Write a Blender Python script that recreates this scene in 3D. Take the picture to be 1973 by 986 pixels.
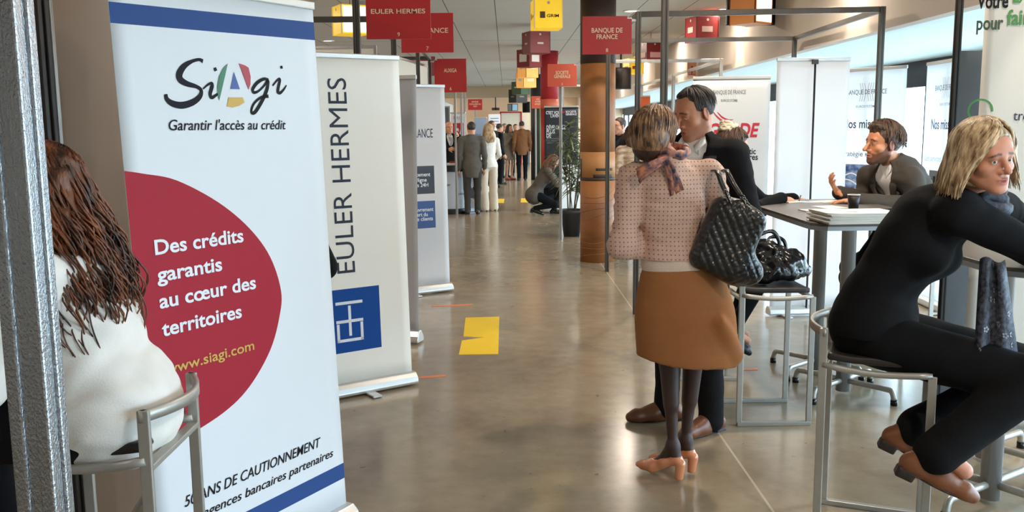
import bpy, math, random
import numpy as np
from mathutils import Matrix, Vector
for _o in list(bpy.data.objects): bpy.data.objects.remove(_o)
SC = bpy.context.scene; COL = SC.collection; PI = math.pi
# ---------------------------------------------------------------- camera
FPX, CX, CY, CH = 1750., 986.5, 493., 1.62
_y = np.array([-11.5/FPX, 248/FPX, -1]); _y /= np.linalg.norm(_y)
_z = np.array([-.01, 1, 0]); _z -= _z@_y*_y; _z /= np.linalg.norm(_z); _x = np.cross(_y, _z)
CAMR = np.array([_x, _y, _z]); CAMP = np.array([0, 0, CH])
cam = bpy.data.objects.new('camera', bpy.data.cameras.new('camera')); COL.objects.link(cam)
cam.data.sensor_width = 36; cam.data.lens = FPX/1973*36; cam.data.clip_start = .05; cam.data.clip_end = 300
_m = Matrix([list(r) for r in CAMR]).to_4x4(); _m.translation = (0, 0, CH); cam.matrix_world = _m
SC.camera = cam
def ray(px, py): return CAMR@np.array([(px-CX)/FPX, (CY-py)/FPX, -1.])
def P(px, py, Y): w = ray(px, py); return CAMP+w*(Y/w[1])           # point of a pixel at depth Y
def F(px, py, z=0.): w = ray(px, py); return CAMP+w*((z-CH)/w[2])    # point of a pixel at height z
# ---------------------------------------------------------------- light
SC.view_settings.view_transform = 'Standard'; SC.view_settings.look = 'None'
SC.view_settings.gamma = 1; SC.view_settings.use_curve_mapping = False
SC.view_settings.exposure = .28
SC.cycles.use_denoising = True
SC.cycles.max_bounces = 8; SC.cycles.diffuse_bounces = 5; SC.cycles.transparent_max_bounces = 24
SC.cycles.sample_clamp_indirect = 6
W = bpy.data.worlds.new('overcast_sky'); SC.world = W; W.use_nodes = True
_n = W.node_tree.nodes; _bg = _n['Background']
_bg.inputs[0].default_value = (.66, .84, 1., 1); _bg.inputs[1].default_value = 10.5
LAMP_W, WASH_W = 20., 70.
def lamp(name, kind, loc, power, color=(1, .87, .72), parent=None, rot=None, size=.2, sizey=None, spot=60, blend=.4, portal=False):
    l = bpy.data.lights.new(name, kind); l.energy = power; l.color = color
    if kind == 'AREA':
        l.size = size; l.shape = 'DISK'
        if sizey: l.shape = 'RECTANGLE'; l.size_y = sizey
        if portal: l.cycles.is_portal = True
    if kind == 'SPOT': l.spot_size = math.radians(spot); l.spot_blend = blend; l.shadow_soft_size = .03
    o = bpy.data.objects.new(name, l); COL.objects.link(o); o.location = loc
    if rot: o.rotation_euler = rot
    if parent: o.parent = parent
    return o
# ---------------------------------------------------------------- materials
def lin(c):
    c = [x/255. for x in c]; return tuple(x/12.92 if x <= .04045 else ((x+.055)/1.055)**2.4 for x in c)
MATS = {}
def mat(name, rgb, rough=.6, metal=0., var=.08, scale=18., bump=0., emit=0., sheen=0., coat=0., stretch=None, bscale=None, rgb2=None, spec=.5):
    if name in MATS: return MATS[name]
    m = bpy.data.materials.new(name); m.use_nodes = True; MATS[name] = m
    nt = m.node_tree; N = nt.nodes; L = nt.links; b = N['Principled BSDF']
    tc = N.new('ShaderNodeTexCoord'); vec = tc.outputs['Object']
    if stretch:
        mp = N.new('ShaderNodeMapping'); mp.inputs['Scale'].default_value = stretch; L.new(vec, mp.inputs[0]); vec = mp.outputs[0]
    nz = N.new('ShaderNodeTexNoise'); nz.inputs['Scale'].default_value = scale; nz.inputs['Detail'].default_value = 4; L.new(vec, nz.inputs[0])
    c = lin(rgb); mx = N.new('ShaderNodeMix'); mx.data_type = 'RGBA'
    c2 = lin(rgb2) if rgb2 else tuple(min(1, x*(1+var)) for x in c); c1 = c if rgb2 else tuple(x*(1-var) for x in c)
    mx.inputs[6].default_value = (*c1, 1); mx.inputs[7].default_value = (*c2, 1)
    if rgb2:
        rp = N.new('ShaderNodeMapRange'); rp.inputs[1].default_value = .35; rp.inputs[2].default_value = .65
        L.new(nz.outputs[0], rp.inputs[0]); L.new(rp.outputs[0], mx.inputs[0])
    else: L.new(nz.outputs[0], mx.inputs[0])
    L.new(mx.outputs[2], b.inputs['Base Color'])
    b.inputs['Roughness'].default_value = rough; b.inputs['Metallic'].default_value = metal
    b.inputs['Specular IOR Level'].default_value = spec
    if sheen: b.inputs['Sheen Weight'].default_value = sheen
    if coat: b.inputs['Coat Weight'].default_value = coat; b.inputs['Coat Roughness'].default_value = .1
    if emit: L.new(mx.outputs[2], b.inputs['Emission Color']); b.inputs['Emission Strength'].default_value = emit
    if bump:
        bn = N.new('ShaderNodeBump'); bn.inputs['Strength'].default_value = bump; bn.inputs['Distance'].default_value = .01
        n2 = N.new('ShaderNodeTexNoise'); n2.inputs['Scale'].default_value = bscale or scale*4; n2.inputs['Detail'].default_value = 3
        L.new(vec, n2.inputs[0]); L.new(n2.outputs[0], bn.inputs['Height']); L.new(bn.outputs[0], b.inputs['Normal'])
    return m
def vmat(name, rough=.5, bump=.05, bscale=300., sss=0.):              # skin / printed colour carried by the mesh's own colour attribute
    if name in MATS: return MATS[name]
    m = bpy.data.materials.new(name); m.use_nodes = True; MATS[name] = m; nt = m.node_tree; N = nt.nodes; L = nt.links; b = N['Principled BSDF']
    a = N.new('ShaderNodeVertexColor'); a.layer_name = 'Col'
    nz = N.new('ShaderNodeTexNoise'); nz.inputs['Scale'].default_value = 60.; nz.inputs['Detail'].default_value = 5
    tc = N.new('ShaderNodeTexCoord'); L.new(tc.outputs['Object'], nz.inputs[0])
    h = N.new('ShaderNodeHueSaturation'); mr = N.new('ShaderNodeMapRange'); mr.inputs[3].default_value = .9; mr.inputs[4].default_value = 1.1
    L.new(nz.outputs[0], mr.inputs[0]); L.new(mr.outputs[0], h.inputs['Value']); L.new(a.outputs[0], h.inputs['Color']); L.new(h.outputs[0], b.inputs['Base Color'])
    b.inputs['Roughness'].default_value = rough
    if sss: b.inputs['Subsurface Weight'].default_value = sss; b.inputs['Subsurface Radius'].default_value = (.01, .004, .002); b.inputs['Subsurface Scale'].default_value = .5
    if bump:
        bn = N.new('ShaderNodeBump'); bn.inputs['Strength'].default_value = bump; bn.inputs['Distance'].default_value = .005
        n2 = N.new('ShaderNodeTexNoise'); n2.inputs['Scale'].default_value = bscale; L.new(tc.outputs['Object'], n2.inputs[0]); L.new(n2.outputs[0], bn.inputs['Height']); L.new(bn.outputs[0], b.inputs['Normal'])
    return m
# ---------------------------------------------------------------- objects
def tag(o, label=None, cat=None, group=None, kind=None):
    for k, v in (('label', label), ('category', cat), ('group', group), ('kind', kind)):
        if v: o[k] = v
    return o
def empty(name, loc=(0, 0, 0), rz=0., label=None, cat=None, group=None, kind=None):
    o = bpy.data.objects.new(name, None); COL.objects.link(o); o.location = loc; o.rotation_euler = (0, 0, rz); o.empty_display_size = .1
    return tag(o, label, cat, group, kind)
def copy_tree(o, parent=None):
    c = o.copy(); COL.objects.link(c)
    if parent: c.parent = parent
    for ch in list(o.children): copy_tree(ch, c)
    return c
def nrm(v): v = np.asarray(v, float); return v/(np.linalg.norm(v)+1e-12)
def frame(d):
    d = nrm(d); a = np.array([0, 0, 1.]) if abs(d[2]) < .9 else np.array([1., 0, 0]); s = nrm(np.cross(d, a)); return s, np.cross(s, d), d
class MB:
    def __init__(s): s.v = []; s.f = []; s.mi = []; s.sm = []; s.mats = []; s.n = 0; s.marks = []
    def slot(s, m):
        if m not in s.mats: s.mats.append(m)
        return s.mats.index(m)
    def add(s, vs, fs, m, smooth=False):
        k = s.slot(m); vs = np.asarray(vs, float).reshape(-1, 3); s.v.append(vs)
        for f in fs: s.f.append([i+s.n for i in f])
        s.mi += [k]*len(fs); s.sm += [smooth]*len(fs); s.n += len(vs); return s
    def box(s, c, size, m, R=None):
        q = np.array([[x, y, z] for x in (-.5, .5) for y in (-.5, .5) for z in (-.5, .5)])*np.array(size)
        if R is not None: q = q@np.asarray(R).T
        return s.add(q+np.array(c), [(0, 1, 3, 2), (4, 6, 7, 5), (0, 4, 5, 1), (2, 3, 7, 6), (0, 2, 6, 4), (1, 5, 7, 3)], m)
    def bar(s, a, b, w, m, h=None, up=(0, 0, 1)):                      # square bar from a to b
        a, b = np.array(a, float), np.array(b, float); d = nrm(b-a); u = np.array(up, float)
        if abs(d@u) > .95: u = np.array([0, 1., 0])
        x = nrm(np.cross(d, u)); z = np.cross(x, d)
        return s.box((a+b)/2, (w, np.linalg.norm(b-a), h or w), m, np.array([x, d, z]).T)
    def tube(s, pts, r, m, n=10, cap=True, sx=1.):
        pts = np.asarray(pts, float); k = len(pts); r = np.full(k, r) if np.isscalar(r) else np.asarray(r, float)
        t = np.gradient(pts, axis=0); A, B, _ = frame(t[0]); vs = []
        for i in range(k):
            d = nrm(t[i]); A = nrm(A-d*(A@d)); B = np.cross(d, A)
            ang = np.arange(n)*2*PI/n; vs.append(pts[i]+r[i]*(np.cos(ang)[:, None]*A*sx+np.sin(ang)[:, None]*B))
        fs = [(i*n+j, i*n+(j+1) % n, (i+1)*n+(j+1) % n, (i+1)*n+j) for i in range(k-1) for j in range(n)]
        s.add(np.concatenate(vs), fs, m, True)
        if cap:
            o = s.n-k*n; kk = s.slot(m)
            s.f += [[o+j for j in range(n)][::-1], [o+(k-1)*n+j for j in range(n)]]; s.mi += [kk, kk]; s.sm += [False, False]
        return s
    def cyl(s, a, b, r, m, r2=None, n=20): return s.tube([a, b], [r, r if r2 is None else r2], m, n)
    def lathe(s, prof, c, m, n=28):
        ang = np.arange(n)*2*PI/n; c = np.array(c, float)
        vs = np.concatenate([np.stack([r*np.cos(ang), r*np.sin(ang), np.full(n, z)], 1) for r, z in prof])+c
        fs = [(i*n+j, i*n+(j+1) % n, (i+1)*n+(j+1) % n, (i+1)*n+j) for i in range(len(prof)-1) for j in range(n)]
        return s.add(vs, fs, m, True)
    def prism(s, poly, m, fn, t):                                      # 2-D outline -> solid; fn(u,v,o)
        a = [fn(u, v, t) for u, v in poly]; b = [fn(u, v, 0) for u, v in poly]; n = len(poly)
        return s.add(a+b, [list(range(n)), list(range(n, 2*n))[::-1]]+[(i, i+n, (i+1) % n+n, (i+1) % n) for i in range(n)], m)
    def sheet(s, g, m, t=.002):                                        # (ni,nj,3) grid -> thin solid
        g = np.asarray(g, float); ni, nj = g.shape[:2]
        du = np.gradient(g, axis=0); dv = np.gradient(g, axis=1); nn = np.cross(du, dv); nn /= np.linalg.norm(nn, axis=2, keepdims=True)+1e-12
        vs = np.concatenate([(g+nn*t/2).reshape(-1, 3), (g-nn*t/2).reshape(-1, 3)]); o = ni*nj; fs = []
        for i in range(ni-1):
            for j in range(nj-1):
                q = (i*nj+j, (i+1)*nj+j, (i+1)*nj+j+1, i*nj+j+1); fs += [q, tuple(o+x for x in q[::-1])]
        rim = [i*nj for i in range(ni)]+[(ni-1)*nj+j for j in range(1, nj)]+[i*nj+nj-1 for i in range(ni-2, -1, -1)]+[j for j in range(nj-2, 0, -1)]
        for i in range(len(rim)): a, b = rim[i], rim[(i+1) % len(rim)]; fs.append((a, a+o, b+o, b))
        return s.add(vs, fs, m, True)
    def text(s, body, m, fn, u=0, v=0, cap=.05, width=None, align='L', bold=0., shear=0., o=.0025, vert=False):
        V, T = glyphs(body, bold, shear); 
        if not len(V): return s
        hh = glyphs('H', 0, 0)[0]; k = cap/(hh[:, 1].max()-0)
        x0, x1 = V[:, 0].min(), V[:, 0].max(); kx = width/(x1-x0) if width else k
        X = (V[:, 0]-x0)*kx; Y = V[:, 1]*k; w = (x1-x0)*kx
        if align == 'C': X = X-w/2
        if align == 'R': X = X-w
        if vert: X, Y = -Y, X
        s.marks.append((len(s.v), len(s.f), s.n)); return s.add([fn(u+a, v+b, o) for a, b in zip(X, Y)], T, m)
    def build(s, name, parent=None, loc=None, bevel=0., kind=None, rot=None):
        if s.marks:                                                    # every line of text is a part of its own
            rest = MB(); ends = s.marks+[(len(s.v), len(s.f), s.n)]; tv = {m[0] for m in s.marks}; fi = 0; base = 0; fstart = {m[0]: m[1] for m in s.marks}; o = None
            for k, vs in enumerate(s.v):
                lo, hi = base, base+len(vs); fj = fi
                while fj < len(s.f) and s.f[fj][0] < hi: fj += 1
                d = MB() if k in tv else rest
                for q in range(fi, fj): d.add([], [], s.mats[s.mi[q]])
                off = d.n; d.v.append(vs); d.n += len(vs)
                for q in range(fi, fj): d.f.append([i-lo+off for i in s.f[q]]); d.mi.append(d.slot(s.mats[s.mi[q]])); d.sm.append(s.sm[q])
                if k in tv: o = d.build('lettering', parent, loc)
                base = hi; fi = fj
            if rest.f: rest.build('printed_graphic', parent, loc)
            return o
        me = bpy.data.meshes.new(name); me.from_pydata(np.concatenate(s.v).tolist() if s.v else [], [], s.f)
        for m in s.mats: me.materials.append(m)
        me.polygons.foreach_set('material_index', s.mi); me.polygons.foreach_set('use_smooth', s.sm); me.update()
        o = bpy.data.objects.new(name, me); COL.objects.link(o)
        if parent: o.parent = parent
        if loc is not None: o.location = loc
        if rot is not None: o.rotation_euler = rot
        if bevel:
            b = o.modifiers.new('bevel', 'BEVEL'); b.width = bevel; b.segments = 2; b.limit_method = 'ANGLE'
        if kind: o['kind'] = kind
        return o
_G = {}
def glyphs(body, bold=0., shear=0.):
    key = (body, bold, shear)
    if key not in _G:
        c = bpy.data.curves.new('t', 'FONT'); c.body = body; c.size = 1; c.offset = bold; c.shear = shear; c.resolution_u = 4
        o = bpy.data.objects.new('t', c); COL.objects.link(o); dg = bpy.context.evaluated_depsgraph_get()
        me = bpy.data.meshes.new_from_object(o.evaluated_get(dg))
        V = np.array([v.co[:2] for v in me.vertices]).reshape(-1, 2); T = [list(p.vertices) for p in me.polygons]
        bpy.data.objects.remove(o); bpy.data.curves.remove(c); bpy.data.meshes.remove(me); _G[key] = (V, T)
    return _G[key]
def smooth_path(pts, n=8, closed=False):                               # Catmull-Rom
    p = np.asarray(pts, float)
    p = np.concatenate([p[-1:], p, p[:2]]) if closed else np.concatenate([2*p[:1]-p[1:2], p, 2*p[-1:]-p[-2:-1]])
    out = []
    for i in range(1, len(p)-2):
        for t in np.arange(n)/n:
            a, b, c, d = p[i-1:i+3]; out.append(.5*((2*b)+(-a+c)*t+(2*a-5*b+4*c-d)*t*t+(-a+3*b-3*c+d)*t**3))
    if not closed: out.append(p[-2])
    return np.array(out)
def stroke(pts, w):                                                    # 2-D stroke outline as quads
    p = smooth_path(pts, 6); w = np.interp(np.linspace(0, 1, len(p)), np.linspace(0, 1, len(w)), w)
    t = np.gradient(p, axis=0); t /= np.linalg.norm(t, axis=1, keepdims=True)+1e-9; nn = np.stack([-t[:, 1], t[:, 0]], 1)
    return p+nn*w[:, None]/2, p-nn*w[:, None]/2
def rotz(a): c, s = math.cos(a), math.sin(a); return np.array([[c, -s, 0], [s, c, 0], [0, 0, 1.]])
def rotx(a): c, s = math.cos(a), math.sin(a); return np.array([[1., 0, 0], [0, c, -s], [0, s, c]])
def roty(a): c, s = math.cos(a), math.sin(a); return np.array([[c, 0, s], [0, 1., 0], [-s, 0, c]])
RNG = np.random.default_rng(7); random.seed(7)
# ================================================================ the setting
YB, YF, XL, XR, XS, ZC, ZL = -2.6, 42., -6.5, 5.35, 3.24, 3.2, 2.42
def math_n(N, L, op, a, b=None, c=None):
    n = N.new('ShaderNodeMath'); n.operation = op
    for i, x in enumerate((a, b, c)):
        if x is None: continue
        if isinstance(x, (int, float)): n.inputs[i].default_value = x
        else: L.new(x, n.inputs[i])
    return n.outputs[0]
def line_mask(N, L, coord, period, off, half):                         # 1 on thin lines repeated every period
    t = math_n(N, L, 'PINGPONG', math_n(N, L, 'SUBTRACT', coord, off), period/2)
    return math_n(N, L, 'LESS_THAN', t, half)
def floor_mat():
    m = mat('polished_concrete', (143, 127, 104), .2, var=0, scale=.9, rgb2=(163, 148, 125))
    nt = m.node_tree; N = nt.nodes; L = nt.links; b = N['Principled BSDF']; tc = N.new('ShaderNodeTexCoord')
    old = b.inputs['Base Color'].links[0].from_socket
    nz = N.new('ShaderNodeTexNoise'); nz.inputs['Scale'].default_value = 7; nz.inputs['Detail'].default_value = 8; nz.inputs['Roughness'].default_value = .65; L.new(tc.outputs['Object'], nz.inputs[0])
    mx = N.new('ShaderNodeMix'); mx.data_type = 'RGBA'; mx.blend_type = 'MULTIPLY'; mx.inputs[0].default_value = .75; L.new(old, mx.inputs[6])
    rp = N.new('ShaderNodeValToRGB'); rp.color_ramp.elements[0].color = (.74, .73, .71, 1); rp.color_ramp.elements[1].color = (1, 1, 1, 1); rp.color_ramp.elements[0].position = .3; rp.color_ramp.elements[1].position = .62
    L.new(nz.outputs[0], rp.inputs[0]); L.new(rp.outputs[0], mx.inputs[7])
    sp = N.new('ShaderNodeTexNoise'); sp.inputs['Scale'].default_value = 16; sp.inputs['Detail'].default_value = 2; L.new(tc.outputs['Object'], sp.inputs[0]); st = N.new('ShaderNodeMix'); st.data_type = 'RGBA'
    L.new(math_n(N, L, 'MULTIPLY', math_n(N, L, 'GREATER_THAN', sp.outputs[0], .735), .45), st.inputs[0]); L.new(mx.outputs[2], st.inputs[6]); st.inputs[7].default_value = (*lin((84, 72, 58)), 1); mx = st
    sx = N.new('ShaderNodeSeparateXYZ'); L.new(tc.outputs['Object'], sx.inputs[0])
    pale = math_n(N, L, 'LESS_THAN', math_n(N, L, 'ABSOLUTE', math_n(N, L, 'SUBTRACT', sx.outputs[0], 1.115)), .006)
    dark = line_mask(N, L, sx.outputs[1], 8.8, 11.05, .012)
    m2 = N.new('ShaderNodeMix'); m2.data_type = 'RGBA'; L.new(pale, m2.inputs[0]); L.new(mx.outputs[2], m2.inputs[6]); m2.inputs[7].default_value = (*lin((186, 170, 148)), 1)
    m3 = N.new('ShaderNodeMix'); m3.data_type = 'RGBA'; L.new(dark, m3.inputs[0]); L.new(m2.outputs[2], m3.inputs[6]); m3.inputs[7].default_value = (*lin((88, 76, 62)), 1)
    L.new(m3.outputs[2], b.inputs['Base Color'])
    r = N.new('ShaderNodeMapRange'); r.inputs[3].default_value = .11; r.inputs[4].default_value = .26; L.new(nz.outputs[0], r.inputs[0]); L.new(r.outputs[0], b.inputs['Roughness'])
    return m
def ceil_mat():
    m = mat('ceiling_tile', (196, 190, 182), .85, var=.03, scale=120.)
    nt = m.node_tree; N = nt.nodes; L = nt.links; b = N['Principled BSDF']; old = b.inputs['Base Color'].links[0].from_socket
    tc = N.new('ShaderNodeTexCoord'); sx = N.new('ShaderNodeSeparateXYZ'); L.new(tc.outputs['Object'], sx.inputs[0])
    a = line_mask(N, L, sx.outputs[0], .65, -.13, .006); c = line_mask(N, L, sx.outputs[1], 7.8, 9.3, .012); d = line_mask(N, L, sx.outputs[1], .6, .1, .0035)
    mk = math_n(N, L, 'MAXIMUM', math_n(N, L, 'MAXIMUM', a, c), math_n(N, L, 'MULTIPLY', d, .25))
    mx = N.new('ShaderNodeMix'); mx.data_type = 'RGBA'; L.new(mk, mx.inputs[0]); L.new(old, mx.inputs[6]); mx.inputs[7].default_value = (*lin((84, 80, 78)), 1)
    L.new(mx.outputs[2], b.inputs['Base Color']); return m
M_white = mat('wall_paint', (208, 202, 194), .8, var=.02, scale=30)
M_soff = mat('soffit_paint', (188, 176, 164), .8, var=.02, scale=30)
M_low = mat('window_bay_daylight_tint', (200, 216, 220), .55, var=.02, scale=30)  # white ceiling with the blue of the daylight put into its colour
M_dark = mat('window_head_paint', (44, 48, 58), .5)
M_alu = mat('brushed_aluminium', (176, 176, 174), .32, 1., var=.1, scale=60, stretch=(1, 1, .1))
M_frame = mat('dark_anodised_profile', (86, 82, 78), .4, .7, var=.15, scale=40, stretch=(1, 1, .1))
M_galv = mat('galvanised_profile', (168, 166, 160), .38, .9, var=.2, scale=50, stretch=(1, 1, .15))
def slab(name, x0, x1, y0, y1, z0, z1, m): return MB().box(((x0+x1)/2, (y0+y1)/2, (z0+z1)/2), (x1-x0, y1-y0, z1-z0), m).build(name, kind='structure')
slab('floor', XL, XR+.1, YB, YF, -.1, 0, floor_mat())
slab('ceiling', XL, XS, YB, YF, ZC, ZC+.1, ceil_mat())
slab('trim_1', XS, XS+.12, YB, YF, ZL, ZC+.1, M_soff)                   # soffit above the window bay
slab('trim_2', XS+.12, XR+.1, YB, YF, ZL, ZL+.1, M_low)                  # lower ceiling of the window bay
slab('trim_3', XL, XS, YF-6, YF-5.4, 2.78, ZC, mat('beam_paint', (196, 172, 142), .8, var=.03))
slab('wall_left', XL-.1, XL, YB, YF, 0, ZC, M_white)
slab('wall_back', XL, XR, YF, YF+.1, 0, ZC, mat('end_wall_paint', (226, 196, 164), .8, var=.03))
slab('wall_front', XL, XR, YB-.1, YB, 0, ZC, M_white)
def glass_mat():
    m = bpy.data.materials.new('window_glass'); m.use_nodes = True; N = m.node_tree.nodes; L = m.node_tree.links; N.clear()
    o = N.new('ShaderNodeOutputMaterial'); mx = N.new('ShaderNodeMixShader'); t = N.new('ShaderNodeBsdfTransparent'); g = N.new('ShaderNodeBsdfGlossy'); fr = N.new('ShaderNodeLayerWeight'); pw = N.new('ShaderNodeMath'); pw.operation = 'POWER'; pw.inputs[1].default_value = 5.; mu = N.new('ShaderNodeMath'); mu.operation = 'MULTIPLY_ADD'; mu.inputs[1].default_value = .7; mu.inputs[2].default_value = .03
    t.inputs[0].default_value = (.93, .97, .98, 1); g.inputs['Roughness'].default_value = .02; L.new(fr.outputs['Facing'], pw.inputs[0]); L.new(pw.outputs[0], mu.inputs[0])
    L.new(mu.outputs[0], mx.inputs[0]); L.new(t.outputs[0], mx.inputs[1]); L.new(g.outputs[0], mx.inputs[2]); L.new(mx.outputs[0], o.inputs[0]); return m
M_glass = glass_mat()
slab('trim_4', XR, XR+.1, YB, YF, 0, .12, M_dark); slab('trim_5', XR, XR+.1, YB, YF, 2.14, ZL, M_dark)
_nb = 14; _bw = (YF-YB)/_nb
for i in range(_nb):
    y0, y1 = YB+i*_bw, YB+(i+1)*_bw; b = MB()
    for y in (y0+.03, y1-.03, (y0+y1)/2): b.box((XR+.05, y, 1.13), (.08, .06 if y != (y0+y1)/2 else .04, 2.02), M_dark)
    b.box((XR+.05, (y0+y1)/2, .145), (.08, _bw-.12, .05), M_dark); b.box((XR+.05, (y0+y1)/2, 2.115), (.08, _bw-.12, .05), M_dark)
    o = b.build('window_%d' % (i+1), kind='structure')
    MB().box((XR+.05, (y0+y1)/2, 1.13), (.008, _bw-.12, 1.93), M_glass).build('pane', o)
lamp('window_daylight_portal', 'AREA', (XR+.16, (YB+YF)/2, 1.13), 1, parent=None, rot=(0, PI/2, 0), size=2.0, sizey=YF-YB, portal=True)
MB().box((30, 20, -.35), (50, 120, .1), mat('terrace_paving', (205, 205, 200), .8, var=.05, scale=2)).build('terrace', kind='structure')
# recessed downlights
M_lampw = mat('lamp_lens', (255, 240, 214), .4, emit=6.)
dl = None
def downlight(x, y, on, label, grp='recessed ceiling downlights'):
    global dl
    if dl is None:
        dl = empty('ceiling_light', (x, y, ZC), 0, label, 'ceiling light', grp)
        MB().lathe([(.115, 0), (.115, -.012), (.09, -.014), (.085, 0)], (0, 0, 0), mat('lamp_trim', (225, 222, 216), .4)).build('trim_ring', dl)
        MB().lathe([(.085, -.004), (.04, -.003), (.0, -.003)], (0, 0, 0), M_lampw).build('lens', dl); o = dl
    else:
        o = copy_tree(dl); o.location = (x, y, ZC); o['label'] = label; o['group'] = grp
    if on: lamp('bulb', 'AREA', (0, 0, -.02), LAMP_W, parent=o, size=.17)
    return o
dl_pts = []
for j in range(11):
    for x in (-3.2, 1.75):
        dl_pts.append((x, 1.2+j*3.9))
for k, (x, y) in enumerate(dl_pts):
    side = 'left' if x < -1 else 'right'
    downlight(x, y, True, 'round recessed downlight in the %s row of the tiled ceiling' % side, 'downlights of the %s ceiling row' % side)
for k in range(9):
    y = 4.3+4.25*k
    o = downlight(3.02, y, False, 'recessed downlight washing the pale soffit over the windows', 'wall washers along the soffit')
    lamp('bulb', 'SPOT', (0, 0, -.03), WASH_W, (1, .9, .76), o, size=.1, spot=58, blend=.25)
# ================================================================ columns
def wrap_mat(name, a, b, c):
    m = mat(name, a, .55, var=0, scale=1.6, rgb2=b, bump=.15, bscale=5, stretch=(1, 1, 1.4))
    return m
def column(x, y, r, bands, label, cat='column'):
    o = MB(); 
    for z0, z1, m, rr in bands: o.lathe([(0, z0), (rr, z0), (rr, z1), (0, z1)] if True else 0, (0, 0, 0), m, 40)
    o = o.build('column'); o.location = (x, y, 0); tag(o, label, cat, kind=None); return o
M_orange = wrap_mat('orange_brown_print', (124, 74, 36), (168, 108, 58), None)
M_brown = mat('dark_brown_print', (52, 34, 26), .6, var=.2, scale=3)
M_tanp = mat('tan_print', (176, 122, 72), .55, var=.12, scale=3)
c0 = column(1.095, 10.95, .21, [(0, .98, M_orange, .208), (.98, 1.02, M_brown, .209), (1.02, 1.32, M_tanp, .209), (1.32, 2.35, M_orange, .208), (2.35, 3.2, M_brown, .21)],
            'round column wrapped in orange brown printed fabric with a dark top')
# printed seat-like blocks and fabric creases on the wrap
def on_col(a, z, o=.0): return (.2095+o)*math.sin(a), -(.2095+o)*math.cos(a), z
b = MB()
for a0, a1, z0, z1 in ((-1.45, -1.2, 1.02, 1.24), (-.35, .9, 1.02, 1.055), (-.2, .9, 1.10, 1.13)):
    g = np.array([[on_col(a, z, .001) for z in np.linspace(z0, z1, 3)] for a in np.linspace(a0, a1, 10)]); b.sheet(g, M_brown, .001)
b.build('printed_picture', c0)
b = MB()
for s in range(9):
    z = .05+.09*s; pts = [on_col(-1.5+3*t, z+.16*t*t+.03*math.sin(5*t+s), -.001) for t in np.linspace(0, 1, 16)]; b.tube(pts, .0035, M_orange, 6)
b.build('fabric_crease', c0)
M_red = mat('red_print', (172, 34, 42), .55, var=.1, scale=3)
c1 = column(.93, 19.6, .19, [(0, 2.0, M_red, .19), (2.0, 2.2, mat('salmon_print', (214, 104, 76), .55), .191), (2.2, 3.2, M_red, .19)], 'round column wrapped in red print behind the potted plant')
c2 = column(1.0, 28.2, .24, [(0, 3.2, mat('charcoal_print', (44, 44, 44), .5, var=.2, scale=3), .24)], 'dark column with a green printed side at the far end of the aisle')
g = np.array([[(.243*math.sin(a), -.243*math.cos(a), z) for z in np.linspace(.3, 2.2, 8)] for a in np.linspace(.1, .8, 8)])
MB().sheet(g, mat('green_print', (104, 158, 72), .5, var=.2, scale=3), .002).build('green_panel', c2, kind=None)
# ================================================================ booth frames of slotted profiles
def profile(b, a, c, w, m):                                            # slotted square post or beam
    a, c = np.array(a, float), np.array(c, float); d = nrm(c-a); s, t, _ = frame(d); g = w*.5
    b.bar(a, c, w*.8, m, w*.8)
    for u in (-1, 1):
        for v in (-1, 1): b.bar(a+s*u*g*.62+t*v*g*.62, c+s*u*g*.62+t*v*g*.62, w*.36, m, w*.36)
    return b
def booth_frame(label, posts, beams, z=2.55, m=None, w=.045, group=None, mb=None):
    m = m or M_frame; c = np.mean(posts, 0); r = empty('booth_frame', (c[0], c[1], 0), 0, label, 'booth frame', group)
    for x, y in posts:
        p = profile(MB(), (x-c[0], y-c[1], 0), (x-c[0], y-c[1], z), w, m).build('post', r, bevel=.003)
    for bb in beams:
        i, j, zz = bb if len(bb) == 3 else (*bb, z-w/2)
        a = np.array([posts[i][0]-c[0], posts[i][1]-c[1], zz]); e = np.array([posts[j][0]-c[0], posts[j][1]-c[1], zz]); d = nrm(e-a)
        MB().bar(a+d*w*.5, e-d*w*.5, w*.85, mb or m, w).build('beam', r, bevel=.003)
    return r
booth_frame('open booth frame of dark profiles around the white banner backs', [(1.11, 7.75), (1.12, 10.1), (3.06, 7.55), (3.12, 10.0)], [(0, 2), (1, 3), (0, 1), (2, 3)], 2.56)
booth_frame('dark frame whose post rises behind the short haired woman', [(1.03, 6.0), (2.95, 5.6)], [(0, 1)], 2.6)
booth_frame('pale booth frame beyond the banner about GEODE', [(1.15, 13.3), (3.08, 13.2), (3.1, 17.)], [(0, 1), (1, 2)], 2.56, M_galv)
booth_frame('booth frame far right beside the hanging red cubes', [(1.3, 21.), (3.1, 17.1), (3.1, 21.)], [(1, 2), (0, 2)], 2.56, M_galv)
pole = booth_frame('thick slotted aluminium post at the left edge in front of the curly hair', [(-.588, 1.1), (-2.4, .9)], [(0, 1)], 2.5, mat('worn_aluminium', (166, 166, 168), .26, .95, var=.10, scale=150, stretch=(1, 1, .5), bump=.25, bscale=420), .050)
booth_frame('near black post standing behind the curly haired woman', [(-1.505, 2.98), (-3.4, 2.9)], [(0, 1)], 2.5, mat('black_profile', (34, 29, 27), .5, .3), .075)
booth_frame('dark booth frame carrying the sign EULER HERMES', [(-.955, 6.0), (-3.0, 5.8), (-.885, 7.4), (-3.0, 7.4)], [(2, 3), (0, 1)], 2.5)
booth_frame('dark booth frame carrying the sign AUXIGA', [(-1.03, 12.6), (-1.0, 10.6), (-2.8, 12.6)], [(0, 1), (0, 2)], 2.58)
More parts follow.
